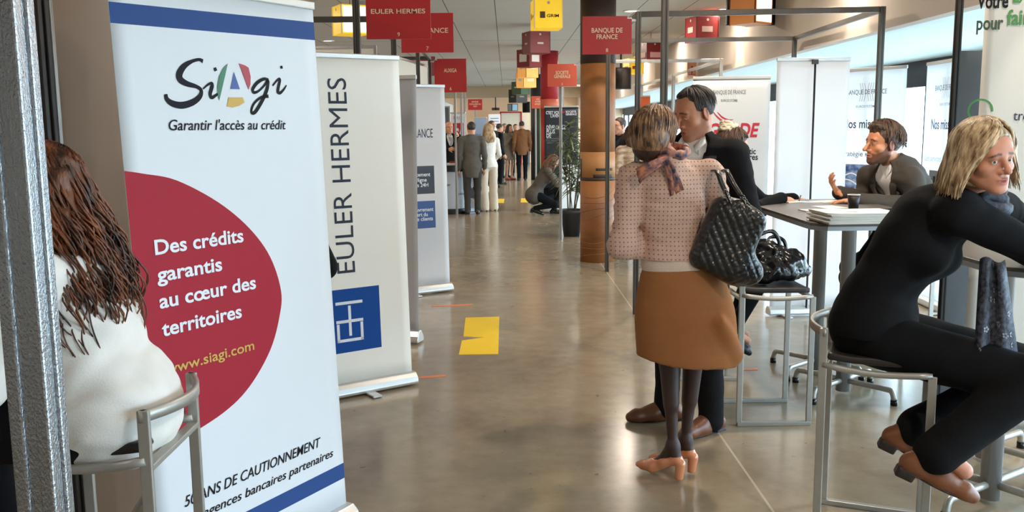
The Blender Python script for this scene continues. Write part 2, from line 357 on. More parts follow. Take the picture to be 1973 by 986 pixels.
booth_frame('grey booth frame behind the counter at the left of the aisle', [(-.93, 19.2), (-.98, 22.), (-2.8, 22)], [(0, 1), (1, 2)], 2.56, M_galv)
# partition panels of the left booths
M_beige = mat('beige_partition', (152, 130, 112), .75, var=.03); M_cream = mat('cream_partition', (226, 216, 200), .75, var=.03)
def panel(label, a, b_, z0, z1, m, t=.03, cat='partition', name='partition_panel'):
    a, b_ = np.array(a), np.array(b_); c = (a+b_)/2; d = b_-a; L_ = np.hypot(*d); r = empty(name, (*c, 0), math.atan2(d[1], d[0]), label, cat)
    MB().box((0, 0, (z0+z1)/2), (L_-.06, t*.6, z1-z0-.06), m).build('board', r)
    f = MB()
    for x in (-L_/2+.015, L_/2-.015): f.box((x, 0, (z0+z1)/2), (.03, t, z1-z0), M_alu)
    for z in (z0+.015, z1-.015): f.box((0, 0, z), (L_-.06, t, .03), M_alu)
    f.build('edge_profile', r, bevel=.002); return r
panel('beige partition panel behind the banner with the red disc', (-1.52, 3.1), (-1.90, 5.6), 0, 2.7, M_beige)
panel('pale grey partition at the far left edge behind the curly haired woman', (-3.3, 3.0), (-1.6, 3.05), 0, 2.45, mat('grey_partition', (200, 194, 186), .75))
panel('white partition with pale top rail behind the EULER HERMES banner', (-2.95, 9.4), (-1.30, 9.4), 0, 2.45, M_cream)
panel('cream partition between the FRANCE banner and the AUXIGA sign', (-1.28, 10.7), (-1.05, 12.4), 0, 2.45, M_cream)
panel('white partition wall along the left booths beyond the counter', (-1.9, 23), (-1.9, 33), 0, 2.45, M_white)
panel('grey partition behind the bald man', (-2.4, 20.6), (-1.25, 20.6), 0, 2.1, mat('grey_board', (98, 98, 100), .7))
dk = empty('partition', (2.50, 4.95, 0), .2, 'dark grey display panel beside the banner reading Votre', 'partition')
MB().box((0, 0, 1.0), (.17, .03, 2.0), mat('slate_panel', (80, 80, 82), .7)).build('board', dk); profile(MB(), (-.095, 0, 0), (-.095, 0, 2.6), .03, mat('black_profile', (34, 29, 27), .5, .3)).build('post', dk)
# ================================================================ roll-up banners
def uv_of(bl, br, lean):
    bl = np.array([*bl, 0.]); br = np.array([*br, 0.]); u = nrm(br-bl); n = np.cross(u, [0, 0, 1.]); up = nrm(np.array([0, 0, 1.])-n*lean); N = np.cross(u, up)
    def uv(px, py):
        w = ray(px, py); p = CAMP+w*(((bl-CAMP)@N)/(w@N))-bl; return p@u, p@up
    return uv
M_cas = mat('satin_aluminium', (206, 204, 200), .35, .6, var=.06, scale=30, stretch=(.2, 1, 1))
def paper(name, rgb, rough=.55, translucent=0.):
    m = mat(name, rgb, rough, var=.015, scale=9)
    if translucent:
        N = m.node_tree.nodes; L = m.node_tree.links; b = N['Principled BSDF']; o = N['Material Output']; t = N.new('ShaderNodeBsdfTranslucent'); x = N.new('ShaderNodeMixShader')
        x.inputs[0].default_value = translucent; t.inputs[0].default_value = (.95, .97, 1, 1); L.new(b.outputs[0], x.inputs[1]); L.new(t.outputs[0], x.inputs[2]); L.new(x.outputs[0], o.inputs[0])
    return m
def rollup(label, bl, br, H, lean, m, group=None, cat='roll-up banner', back=False, base=True, feet=(.2, .8), wave=0., cas_h=.085, rail=M_cas):
    bl, br = np.array(bl, float), np.array(br, float); d = br-bl; w = np.hypot(*d)
    r = empty('roll_up_banner', (*((bl+br)/2), 0), math.atan2(d[1], d[0]), label, cat, group)
    fn = lambda u, v, o=0.: (u-w/2, lean*v-o-wave*math.sin(u/w*7+v)*min(1, v), v)
    g = np.array([[fn(u, v) for v in np.linspace(cas_h*.8, H-.01, 20)] for u in np.linspace(.004, w-.004, 16)])
    MB().sheet(g, m, .002).build('panel', r)
    b = MB().bar(fn(0, H-.008), fn(w, H-.008), .02, rail, .03, up=(0, 0, 1)); b.build('top_rail', r, bevel=.004)
    if base:
        b = MB(); prof = [(-.055, .012), (-.06, .03), (-.05, .06), (-.025, cas_h), (.02, cas_h), (.05, .06), (.06, .03), (.055, .012)]
        n = len(prof); vs = [(x, y, z) for x in (-w/2-.012, w/2+.012) for y, z in prof]
        b.add(vs, [list(range(n)), list(range(n, 2*n))[::-1]]+[(i, i+n, (i+1) % n+n, (i+1) % n) for i in range(n)], rail); b.build('cassette', r, bevel=.006)
        for t in feet: MB().box((w*(t-.5), 0, .009), (.06, .30, .014), rail).build('foot', r, bevel=.004)
    y = .03 if not back else -.035
    MB().tube([(0, y, .03), (0, y+lean*H, H-.02)], .009, M_cas if not back else mat('pole_black', (40, 40, 44), .4), 8).build('support_pole', r)
    if back: MB().box((0, y+lean*H+.004, H-.03), (.05, .03, .04), mat('pole_black', (40, 40, 44), .4)).build('pole_clip', r, bevel=.004)
    return r, fn, w
def quad(b, fn, pts, m, o=.0015): b.add([fn(u, v, o) for u, v in pts], [list(range(len(pts)))], m)
# --- the near banner with the red disc
SBL, SBR, SL = (-1.136, 2.797), (-.674, 3.591), .039
M_sia = paper('banner_white', (222, 226, 231)); M_bl = mat('print_blue', (46, 76, 134), .6, var=.03, spec=.2); M_rd = mat('print_red', (164, 38, 54), .6, var=.03, spec=.2)
M_ink = mat('print_ink', (16, 17, 26), .6, spec=.2); M_wht = mat('print_white', (226, 230, 236), .5); M_gold = mat('print_gold', (206, 164, 74), .5)
r, fn, w = rollup('large white roll-up banner with a red disc and the name SiAgi', SBL, SBR, 2.10, SL, M_sia, feet=(.25, .8))
U = uv_of(SBL, SBR, SL); b = MB()
quad(b, fn, [(.004, U(209, 42)[1]-.004), (w-.004, 1.962), (w-.004, 2.03), (.004, 2.008)], M_bl)
quad(b, fn, [(.004, .190), (w-.004, .194), (w-.004, .258), (.004, .25)], M_bl)
cp = [U(*q) for q in [(275, 335), (340, 348), (420, 390), (480, 440), (520, 495), (541, 560), (538, 610), (520, 675), (480, 745), (430, 795), (345, 850)]]
cp = [(.004, 1.497)]+cp+[(.06, .585), (.004, .585)]
quad(b, fn, [tuple(q) for q in smooth_path(cp, 6)][:-1]+[(.004, .59)], M_rd)
K = 1/5.479; Z = lambda q: np.array(U(290+q[0]*K, 90+q[1]*K))
def ink(pts, ws, m=M_ink, o=.003):
    L_, R_ = stroke([Z(q) for q in pts], np.array(ws)*K*.0021)
    vs = [fn(*q, o) for q in L_]+[fn(*q, o) for q in R_]; n = len(L_); b.add(vs, [(i, i+1, n+i+1, n+i) for i in range(n-1)], m)
ink([(548, 158), (505, 140), (430, 160), (350, 210), (300, 290), (310, 350), (380, 395), (480, 425), (530, 465), (515, 530), (440, 590), (330, 622), (230, 605), (170, 560), (155, 505)], [38, 26, 30, 50, 66, 66, 50, 34, 34, 46, 56, 60, 56, 44, 34])
ink([(548, 450), (600, 405), (640, 388), (645, 420), (625, 500), (640, 540), (680, 520), (705, 500)], [14, 20, 24, 40, 38, 32, 26, 20]); ink([(672, 225), (686, 260)], [30, 34])
ink([(1240, 355), (1190, 345), (1120, 385), (1075, 450), (1085, 485), (1130, 475), (1190, 420), (1235, 360), (1225, 450), (1180, 560), (1110, 680), (1070, 705), (1060, 670), (1090, 600), (1160, 540), (1240, 525)], [30, 30, 34, 34, 30, 22, 22, 30, 40, 40, 36, 30, 26, 24, 26, 34])
ink([(1285, 415), (1330, 360), (1360, 350), (1345, 430), (1340, 480), (1365, 490), (1405, 450), (1430, 410)], [16, 22, 34, 36, 36, 30, 22, 12]); ink([(1375, 205), (1380, 235)], [30, 32])
for pts, c in (([(810, 182), (760, 230), (715, 320), (698, 430), (703, 510), (720, 575), (745, 470), (780, 320)], (60, 120, 92)), ([(928, 180), (990, 200), (1030, 225), (1052, 320), (1050, 400), (1030, 458), (990, 350)], (176, 62, 72)),
               ([(875, 268), (938, 452), (838, 450)], (62, 92, 160)), ([(820, 538), (968, 538), (988, 592), (930, 628), (860, 645), (800, 634)], (208, 168, 80))):
    quad(b, fn, [tuple(Z(q)) for q in pts], mat('logo_%d' % c[0]+'_%d' % c[1], c, .5), .003)
b.build('printed_graphic', r)
b = MB()
def line(t, u0, u1, v, cap, m, bold=0., sh=0.): b.text(t, m, fn, u0, v, cap, u1-u0, 'L', bold, sh, .0035)
line("Garantir l'accès au crédit", .185, .720, 1.620, .034, M_ink, .006, .22)
line('Des crédits', .088, .466, 1.225, .046, M_wht, .022); line('garantis', .087, .358, 1.137, .046, M_wht, .022)
line('au cœur des', .087, .508, 1.050, .046, M_wht, .022); line('territoires', .087, .430, .958, .046, M_wht, .022)
line('www.siagi.com', .086, .476, .830, .034, M_gold, .012)
line('50 ANS DE CAUTIONNEMENT', .114, .787, .370, .036, M_ink, .006, .25); line('500 agences bancaires partenaires', .09, .855, .306, .032, M_ink, .006, .25)
b.build('lettering', r)
# --- EULER HERMES
EBL, EBR = (-1.312, 5.165), (-.613, 5.648)
r, fn, w = rollup('white roll-up banner reading EULER HERMES upwards with a blue square', EBL, EBR, 2.055, .036, paper('banner_ivory', (240, 236, 226)), feet=(.62,))
M_eb = mat('print_royal_blue', (14, 70, 146), .6, var=.03, spec=.2); M_eg = mat('print_slate', (52, 60, 76), .6, spec=.2); b = MB()
quad(b, fn, [(.20, .27), (.641, .271), (.641, .66), (.20, .66)], M_eb)
b.text('EULER HERMES', M_eg, fn, .487, .757, .118, 1.16, 'L', -.004, 0, .003, True)
def bar2(pts, m=M_wht):
    for a, c in zip(pts[:-1], pts[1:]):
        a, c = np.array(a), np.array(c); d = nrm(c-a); nn = np.array([-d[1], d[0]])*.009; e = d*.009
        quad(b, fn, [tuple(a-nn-e), tuple(c-nn+e), tuple(c+nn+e), tuple(a+nn-e)], m, .003)
bar2([(.355, .575), (.515, .575)]); bar2([(.355, .462), (.515, .462)]); bar2([(.436, .38), (.436, .548)]); bar2([(.357, .44), (.357, .345), (.513, .345), (.513, .44)])
b.build('lettering', r)
# --- grey FRANCE banner
r, fn, w = rollup('grey white roll-up banner with a dark and a blue box reading FRANCE', (-1.28, 8.55), (-.575, 8.98), 2.03, .02, paper('banner_grey', (206, 204, 204)), feet=(.5,))
U = uv_of((-1.28, 8.55), (-.575, 8.98), .02); b = MB(); M_blk = mat('print_black', (36, 38, 48), .5); M_nav = mat('print_navy', (44, 74, 132), .5)
a0, a1 = U(786, 375), U(836, 319); quad(b, fn, [(.2, a0[1]), (a1[0], a0[1]), (a1[0], a1[1]), (.2, a1[1])], M_blk)
a2, a3 = U(786, 442), U(838, 386); quad(b, fn, [(.2, a2[1]), (a3[0], a2[1]), (a3[0], a3[1]), (.2, a3[1])], M_nav)
for t, x0, x1, y, cp, m, bo in (('COFINFRANCE', 757, 834, 266, .085, M_eg, -.004), ('Financement', 781, 829, 341, .036, M_wht, .012), ('en ligne', 792, 822, 351, .036, M_wht, .012), ('sous 24H', 791, 825, 361, .036, M_wht, .012),
                              ('Recouvrement', 785, 835, 409, .036, M_wht, .012), ('expert du', 791, 824, 418, .036, M_wht, .012), ('poste clients', 787, 834, 427, .036, M_wht, .012)):
    p0, p1 = U(x0, y), U(x1, y); b.text(t, m, fn, p0[0], p0[1], cp, p1[0]-p0[0], 'L', bo, 0, .003)
b.build('lettering', r)
# grey banner back with crumpled foot glimpsed behind EULER HERMES
r, fn, w = rollup('grey back edge of a narrow banner with a crumpled foot behind EULER HERMES', (-1.25, 6.95), (-.675, 6.75), 2.0, .03, paper('banner_back_grey', (176, 176, 178)), feet=(.5,), cas_h=.1)
# --- GEODE banner of the Banque de France
def rays(b, fn, u, v, s, m):
    for q in (-1, 1):
        for k in (0, 1, 2):
            a = np.array([[u+q*s*(.12+.28*k+.16*abs(t)**1.5*1.2), v+s*t] for t in np.linspace(-1, 1, 9)]); L_, R_ = stroke(a, np.full(9, s*.10)); n = len(L_)
            b.add([fn(*p, .002) for p in L_]+[fn(*p, .002) for p in R_], [(i, i+1, n+i+1, n+i) for i in range(n-1)], m)
M_pg = mat('print_pale_grey', (196, 198, 202), .5); M_gr = mat('print_grey', (104, 108, 116), .5); M_pr = mat('print_crimson', (176, 30, 44), .5)
GB = ((1.93, 9.5), (2.71, 9.4)); r, fn, w = rollup('white roll-up banner about GEODE with red letters behind the man in black', *GB, 2.11, .01, paper('banner_geode', (204, 204, 204), translucent=.12))
U = uv_of(*GB, .01); b = MB(); q = U(1406, 180); rays(b, fn, q[0], q[1], .075, M_pg)
for t, x0, x1, y, cp, m, bo, sh in (('BANQUE DE FRANCE', 1374, 1437, 182, .042, M_gr, .01, 0), ('EUROSYSTÈME', 1389, 1421, 196, .024, M_gr, .006, 0), ('GEODE', 1364, 1463, 264, .135, M_pr, .03, .25), ('diagnostic', 1405, 1456, 297, .06, M_ink, .016, 0), ('financières', 1400, 1460, 308, .06, M_ink, .016, 0)):
    p0, p1 = U(x0, y), U(x1, y); b.text(t, m, fn, p0[0], p0[1], cp, p1[0]-p0[0], 'L', bo, sh, .003)
for pts in ([(1372, 213), (1385, 228), (1402, 237), (1416, 239)], [(1382, 216), (1392, 226), (1404, 231), (1413, 230)]):
    L_, R_ = stroke([U(*p) for p in pts], np.array([.006, .016, .014, .004])); n = len(L_); b.add([fn(*p, .003) for p in L_]+[fn(*p, .003) for p in R_], [(i, i+1, n+i+1, n+i) for i in range(n-1)], M_pr)
b.build('lettering', r)
# --- the two banners on the missions of the bank, by the windows
M_mis = paper('banner_missions', (222, 222, 220), translucent=.55); M_dkt = mat('print_deep_blue', (40, 52, 74), .5); M_plt = mat('print_light_blue', (150, 176, 204), .5); M_bluepic = mat('print_picture', (40, 66, 120), .5, var=.6, scale=14, rgb2=(150, 180, 220))
def mission(bl, br, H, label, body):
    r, fn, w = rollup(label, bl, br, H, .0, M_mis, cat='roll-up banner', feet=(.2, .8)); b = MB()
    rays(b, fn, w*.5, H-.23, .09, M_pg); b.text('BANQUE DE FRANCE', M_gr, fn, w*.5, H-.25, .045, w*.52, 'C', .008, 0, .003); b.text('EUROSYSTÈME', M_gr, fn, w*.5, H-.38, .022, w*.26, 'C', .004, 0, .003)
    b.text('Nos missions', M_dkt, fn, w*.5, H-.58, .085, w*.62, 'C', .012, 0, .003)
    b.text(body[0], M_dkt if body[2] else M_plt, fn, w*.5, H-.86, .05, w*.85, 'C', .002, 0, .003)
    quad(b, fn, [(w*.2, H-1.18), (w*.82, H-1.18), (w*.82, H-.94), (w*.2, H-.94)], M_bluepic if body[2] else M_gr, .002)
    if not body[2]:
        for k, (x0, x1, h) in enumerate(((.22, .28, .16), (.30, .36, .18), (.42, .48, .08), (.52, .6, .1), (.66, .8, .15))): quad(b, fn, [(w*x0, H-1.17), (w*x1, H-1.17), (w*x1, H-1.17+h), (w*x0, H-1.17+h)], M_ink if k < 2 else M_plt, .003)
    else:
        for k in range(2):
            L_, R_ = stroke([(w*(.2+.15*i), H-1.08-.05*k+.05*math.sin(i*1.7+k)) for i in range(5)], np.full(5, .012)); n = len(L_); b.add([fn(*p, .003) for p in L_]+[fn(*p, .003) for p in R_], [(i, i+1, n+i+1, n+i) for i in range(n-1)], M_wht)
    quad(b, fn, [(w*.08, H-1.275), (w*.92, H-1.275), (w*.92, H-1.27), (w*.08, H-1.27)], M_pg)
    for k, t in enumerate(body[1]): b.text(t, M_plt, fn, w*.2, H-1.38-.08*k, .04, w*.6, 'L', .002, 0, .003)
    b.build('lettering', r); return r, fn, w
mission((3.32, 9.42), (3.80, 8.72), 2.16, 'white banner headed Nos missions with a blue picture behind the bearded man', ('La stratégie monétaire :', ['la stabilité'], True))
mission((3.77, 8.25), (3.74, 7.42), 2.15, 'narrow looking banner headed Nos missions by the window with a black and white picture', ('② Les services à l’économie'.replace('② ', ''), ['La prévention du surendettement', 'entreprises, la médiation', 'l’accueil du microcrédit'], False))
# --- white back of a banner, black pole in the middle
M_wb = paper('banner_plain_white', (244, 246, 248), translucent=.75)
rollup('plain white back of a roll-up banner with a black pole down its middle', (2.235, 7.62), (2.86, 7.66), 2.16, .0, M_wb, back=True, feet=(.2, .8))
# --- Votre ... at the right edge
VB = ((2.47, 4.80), (3.19, 4.55)); r, fn, w = rollup('white wavy roll-up banner with green words pour faire at the right edge', *VB, 2.36, .0, paper('banner_cream', (224, 220, 212), translucent=.12), wave=.012)
b = MB(); M_gn = mat('print_green', (76, 142, 78), .5); M_dg = mat('print_dark_green', (62, 84, 66), .5); U = uv_of(*VB, .0)
for t, x0, x1, y, cp, m in (('Votre', 1881, 1942, 17, .072, M_ink), ('EXPERT', 1952, 2040, 5, .072, M_gn), ('pour', 1880, 1932, 58, .066, M_dg), ('faire', 1939, 2000, 48, .072, M_gn), ('trouver', 1952, 2030, 232, .05, M_dkt)):
    p = U(x0, y); p1 = U(x1, y); b.text(t, m, fn, p[0], p[1], cp, p1[0]-p[0], 'L', .025 if cp > .06 else .004, 0, .004)
cc = U(1888, 213); a = np.array([[cc[0]+.056*math.cos(t), cc[1]+.056*math.sin(t)] for t in np.linspace(-.1, 4.4, 26)]); L_, R_ = stroke(a, np.full(26, .010)); n = len(L_)
b.add([fn(*p, .003) for p in L_]+[fn(*p, .003) for p in R_], [(i, i+1, n+i+1, n+i) for i in range(n-1)], M_gn); b.build('lettering', r)
# --- farther banners
M_bkp = paper('banner_black', (38, 42, 52)); r, fn, w = rollup('black roll-up banner reading C’EST VOUS L’AVENIR behind the plant', (.72, 17.3), (1.36, 17.2), 2.0, .0, M_bkp)
b = MB(); U = uv_of((.72, 17.3), (1.36, 17.2), 0.)
for t, x0, x1, y, cp in (("C'EST VOUS", 1052, 1082, 220, .055), ("L'AVENIR", 1061, 1083, 226, .055), ('SOCIETE', 1090, 1110, 217, .035), ('GENERALE', 1090, 1111, 222, .035), ('DÉVELOPPEZ', 1053, 1090, 249, .07), ('PLUS', 1053, 1069, 257, .07), ('DE', 1053, 1062, 265, .07)):
    p0, p1 = U(x0, y), U(x1, y); b.text(t, M_wht, fn, p0[0], p0[1], cp, p1[0]-p0[0], 'L', .02, 0, .004)
for k in range(3): p0, p1 = U(1053, 268+4*k), U(1080, 268+4*k); quad(b, fn, [(p0[0], p0[1]), (p1[0], p0[1]), (p1[0], p0[1]+.014), (p0[0], p0[1]+.014)], M_gr, .004)
p0 = U(1084, 215); quad(b, fn, [(p0[0], p0[1]-.03), (p0[0]+.04, p0[1]-.03), (p0[0]+.04, p0[1]+.01), (p0[0], p0[1]+.01)], M_rd, .004); b.build('lettering', r)
r, fn, w = rollup('white banner with a red emblem panel behind the bald man', (-1.22, 20.2), (-.88, 20.0), 1.95, .0, paper('banner_w2', (226, 228, 232))); b = MB()
quad(b, fn, [(.06, 1.16), (.34, 1.16), (.34, 1.72), (.06, 1.72)], M_pr, .002); b.text('CA', M_wht, fn, .1, 1.3, .3, .2, 'L', .02, .3, .004); b.text('PRO', M_plt, fn, .2, 1.8, .07, .24, 'C', .01, 0, .003); b.build('lettering', r)
r, fn, w = rollup('pale blue banner behind the woman in white', (-.84, 24.2), (-.5, 24.0), 1.88, .0, paper('banner_blue', (170, 192, 222))); b = MB()
for k in range(3): b.text(('BELLE', 'BANQUE', 'AIDE')[k], M_nav, fn, .05, 1.4-.09*k, .05, .15, 'L', .01, 0, .003)
b.lathe([(0, .0), (.06, 0)], (0, 0, 0), M_nav) if False else None; b.build('lettering', r)
rollup('red and orange banner seen past the dark posts by the windows', (2.75, 19.6), (3.05, 19.4), 2.25, .0, mat('print_red_orange', (206, 66, 48), .5, var=.3, scale=1.5, rgb2=(226, 120, 60)))
# ================================================================ red stand signs
M_sign = mat('sign_red', (182, 38, 38), .45, var=.03); M_sign_lit = mat('sign_red_lit_tone', (206, 88, 66), .45, var=.03); M_cr = mat('sign_cream', (236, 206, 170), .5)  # the coral tone is the sign red with light on it painted in
def sign(px0, px1, py0, py1, Y, lines, num, label, m=M_sign, notch=0, pole=None, post=None):
    a, c = P(px0, py1, Y), P(px1, py0, Y); w, h = c[0]-a[0], c[2]-a[2]; r = empty('stand_sign', (a[0], Y, a[2]), 0, label, 'sign', 'red stand signs')
    fn = lambda u, v, o=0.: (u, -o, v); k = .09*w
    poly = [(0, 0), (w, 0), (w, h-k*.6), (w-k, h-k*.6), (w-k, h), (0, h)] if notch > 0 else [(0, 0), (w, 0), (w, h), (k, h), (k, h-k*.6), (0, h-k*.6)] if notch < 0 else [(0, 0), (w, 0), (w, h), (0, h)]
    MB().prism(poly, m, fn, .012).build('board', r); b = MB()
    for t, u, v, cp, ww in lines: b.text(t, M_cr, fn, u*w, v*h, cp*h, ww*w, 'C', .014, 0, .0145)
    if num: b.text(num, M_cr, fn, w*.5, h*.06, h*.095, None, 'C', .01, 0, .0145)
    b.build('lettering', r)
    bx = MB(); sx = w-.02 if notch > 0 else .02; bx.box((sx, .02, h-.03), (.05, .03, .04), M_cas)
    if post: bx.bar((sx, .02, h-.03), (post[0]-a[0], post[1]-Y, h-.03), .02, M_cas)
    bx; bx.build('clamp', r, bevel=.004)
    if pole is not None: MB().box((pole*w, .025, h*.5-a[2]/2-h/4+.0), (.04, .03, a[2]+h*.5), M_galv).build('pole', r, bevel=.004)
    return r
sign(707, 829, -7, 76, 5.97, [('EULER HERMES', .5, .60, .105, .84)], '9', 'large red sign reading EULER HERMES with number 9', post=(-.955, 6.0))
sign(774, 873, 25, 102, 7.36, [('COFINFRANCE', .44, .50, .12, .92)], '7', 'red sign ending in FRANCE with number 7, half hidden behind a bigger red sign', post=(-.885, 7.4))
sign(838, 898, 113, 178, 12.5, [('AUXIGA', .5, .60, .11, .40)], '6', 'red sign reading AUXIGA with number 6', notch=-1, post=(-1.03, 12.6))
sign(851, 899, 146, 178, 16.9, [('LANGUEDOC', .5, .52, .16, .7), ('ROUSSILLON', .5, .24, .2, .75)], '4', 'red sign reading ROUSSILLON just under the sign AUXIGA', pole=.52)
sign(902, 929, 191, 212, 26.5, [('BANQUE', .5, .70, .13, .45), ('POPULAIRE DU', .5, .48, .13, .8), ('SUD', .5, .28, .13, .25)], '', 'small red sign reading BANQUE POPULAIRE DU SUD far down the left side', pole=.5)
sign(1122, 1217, 31, 105, 7.7, [('BANQUE DE', .5, .57, .12, .63), ('FRANCE', .5, .40, .12, .43)], '8', 'red sign reading BANQUE DE FRANCE in front of the wrapped column', notch=1, post=(1.11, 7.75))
sign(1055, 1111, 123, 167, 13.1, [('SOCIETE', .5, .55, .14, .44), ('GENERALE', .5, .38, .14, .56)], '5', 'red sign in a painted-in lit tone reading SOCIETE GENERALE above the plant', M_sign_lit, notch=1, pole=.45)
sign(1024, 1044, 185, 209, 23, [('UNE', .6, .7, .12, .3), ('AUTRE', .6, .5, .12, .5), ('BANQUE', .6, .3, .12, .5)], '', 'small red sign partly hidden by the red column', M_sign_lit, pole=.4)
MB_ = MB(); a = P(1165, 100, 10.1)
# ================================================================ hanging cube lanterns
M_cord = mat('lantern_cord', (60, 58, 56), .6)
def lantern(px, py_bot, Y, s, rz, faces, label, lit=0, grp='cube lanterns hanging in a row over the aisle', txt=None, glow=None):
    p = P(px, py_bot, Y); r = empty('cube_lantern', (p[0], Y, p[2]), rz, label, 'hanging lantern', grp)
    m0 = mat('lantern_%s_%d' % (faces[0], lit), faces[1], .45, var=.12, scale=6, emit=lit*.55)
    MB().box((0, 0, s/2), (s, s, s), m0).build('body', r, bevel=.006)
    f = MB(); h = s/2+.004; t = .012
    mf = mat('lantern_edge', (230, 214, 190), .5) if faces[0] == 'yellow' else mat('lantern_edge_dark', (92, 34, 32), .5)
    for sx in (-1, 1):
        for sy in (-1, 1): f.box((sx*(h-t/2), sy*(h-t/2), s/2), (t, t, s), mf)
    f.build('edge_frame', r)
    b = MB()
    for k in range(4):
        R = rotz(k*PI/2); fn = lambda u, v, o=0., R=R: tuple(R@np.array([u-s/2, -s/2-.003-o, v]))
        c = faces[2]; quad(b, fn, [(s*c[0], s*c[1]), (s*c[2], s*c[1]), (s*c[2], s*c[3]), (s*c[0], s*c[3])], mat('lantern_mark_%d_%d' % (c[4][0], c[4][1]), c[4], .5))
        quad(b, fn, [(s*(.5+.055*math.cos(q)), s*(.86+.055*math.sin(q))) for q in np.linspace(0, 2*PI, 12, False)], mat('lantern_dot', (206, 196, 186), .5))
        if txt: b.text(txt, M_ink, fn, s*.44, s*.37, s*.1, s*.42, 'L', .02, 0, .002)
    b.build('printed_mark', r)
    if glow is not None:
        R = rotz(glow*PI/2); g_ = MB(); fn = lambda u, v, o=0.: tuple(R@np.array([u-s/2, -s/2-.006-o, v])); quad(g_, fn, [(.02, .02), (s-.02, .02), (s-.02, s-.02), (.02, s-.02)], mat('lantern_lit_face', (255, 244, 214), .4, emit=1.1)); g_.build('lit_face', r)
    MB().cyl((0, 0, s), (0, 0, ZC-p[2]+.0), .004, M_cord, n=6).build('cord', r); return r
RED = ('red', (134, 30, 32), (.36, .42, .66, .50, (224, 200, 190))); RED2 = ('red', (134, 30, 32), (.2, .3, .8, .75, (232, 222, 214)))
YEL = ('yellow', (240, 196, 40), (.2, .34, .38, .56, (92, 60, 40))); ORA = ('orange', (238, 168, 84), (.3, .55, .8, .85, (250, 232, 190)))
GRN = ('green', (72, 96, 62), (.3, .5, .7, .6, (190, 210, 170))); BLK = ('black', (48, 46, 42), (.3, .4, .7, .5, (150, 150, 130)))
lantern(1053, 57, 11., .335, .1, YEL, 'yellow cube lantern reading GRIM, first of the row over the aisle', .9, txt='GRIM')
lantern(1033, 104, 14.6, .335, .36, RED, 'dark red cube lantern right behind the yellow one reading GRIM')
lantern(1020, 130, 18.2, .34, .75, RED2, 'dark red cube lantern with a white framed mark, third in the row')
lantern(1017, 150, 21.8, .36, .6, ORA, 'glowing orange cube lantern, fourth in the row over the aisle', .8)
lantern(1014, 169, 26., .42, .5, ('orange', (238, 176, 90), (.3, .4, .8, .6, (250, 232, 190))), 'glowing orange cube lantern, fifth in the row over the aisle', .8)
lantern(1003, 182, 31., .42, .8, GRN, 'green cube lantern, sixth in the row over the aisle'); lantern(998, 198, 35., .50, .6, BLK, 'black cube lantern at the far end of the row over the aisle')
GR = 'cube lanterns hanging along the window side'
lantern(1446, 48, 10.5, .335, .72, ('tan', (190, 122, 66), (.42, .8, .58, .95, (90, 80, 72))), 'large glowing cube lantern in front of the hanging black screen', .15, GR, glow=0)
lantern(1352, 82, 12.9, .34, .25, ('red', (134, 30, 32), (.25, .38, .72, .6, (210, 180, 170))), 'red cube lantern with a round emblem near the pale soffit', 0, GR)
lantern(1254, 116, 15.9, .3, .3, ('red', (134, 30, 32), (.2, .12, .85, .42, (214, 150, 140))), 'red cube lantern seen between the two dark posts', 0, GR)
lantern(1220, 143, 20., .33, .3, ('yellow', (240, 196, 40), (.2, .3, .8, .5, (200, 90, 40))), 'small glowing yellow cube lantern beside the dark post by the windows', .9, GR)
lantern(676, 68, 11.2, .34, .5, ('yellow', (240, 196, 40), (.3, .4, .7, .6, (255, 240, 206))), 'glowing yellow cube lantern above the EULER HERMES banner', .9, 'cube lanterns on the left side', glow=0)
lantern(817, 146, 15., .3, .3, RED2, 'red cube lantern with a white mark seen inside the left booth frame', 0, 'cube lanterns on the left side')
lantern(988, 214, 38., .3, .6, ('blue', (70, 80, 96), (.1, .1, .9, .9, (150, 190, 214))), 'small black and pale blue cube lantern by the end wall', 0)
# hanging screens, exit sign, projector
M_scr = mat('screen_black', (18, 18, 20), .25); 
def screen(px, py0, py1, w, Y, label, dz=None):
    a, c = P(px, py1, Y), P(px, py0, Y); h = c[2]-a[2] if dz is None else dz; r = empty('hanging_screen', (a[0], Y, a[2]), 0, label, 'screen')
    MB().box((0, 0, h/2), (w, .07, h), M_scr).build('casing', r, bevel=.008); MB().box((0, -.037, h/2), (w-.05, .004, h-.05), mat('screen_glass', (8, 8, 10), .08)).build('panel', r)
    MB().cyl((0, 0, h), (0, 0, ZC-a[2]), .02, M_cord).build('ceiling_mount', r); return r
screen(1450, -10, 49, .64, 11.2, 'black flat screen hung from the ceiling behind the large glowing lantern', .36)
screen(1196, 130, 172, .42, 19, 'black screen hung beside the orange wrapped column by the windows'); screen(1014, 196, 217, .3, 36, 'black hanging screen near the end wall beside the dark column')
a = P(1334, 148, 15.6); r = empty('exit_sign', (XS-.01, 15.6, a[2]), 0, 'small sign with a running figure mark on the soffit', 'sign')
MB().box((-.085, 0, .13), (.15, .014, .27), mat('exit_tan', (196, 140, 110), .5)).build('board', r); MB().box((-.006, 0, .13), (.02, .03, .1), M_cas).build('bracket', r)
b = MB(); fn = lambda u, v, o=0.: (-.175+u, -.0085-o, v)
for pp in ([(.03, .03), (.15, .03), (.15, .045), (.03, .045)], [(.08, .045), (.1, .045), (.1, .14), (.08, .14)], [(.04, .12), (.14, .1), (.14, .115), (.04, .135)], [(.075, .15), (.105, .15), (.105, .18), (.075, .18)]): quad(b, fn, pp, mat('exit_red', (150, 40, 34), .5))
b.build('pictogram', r)
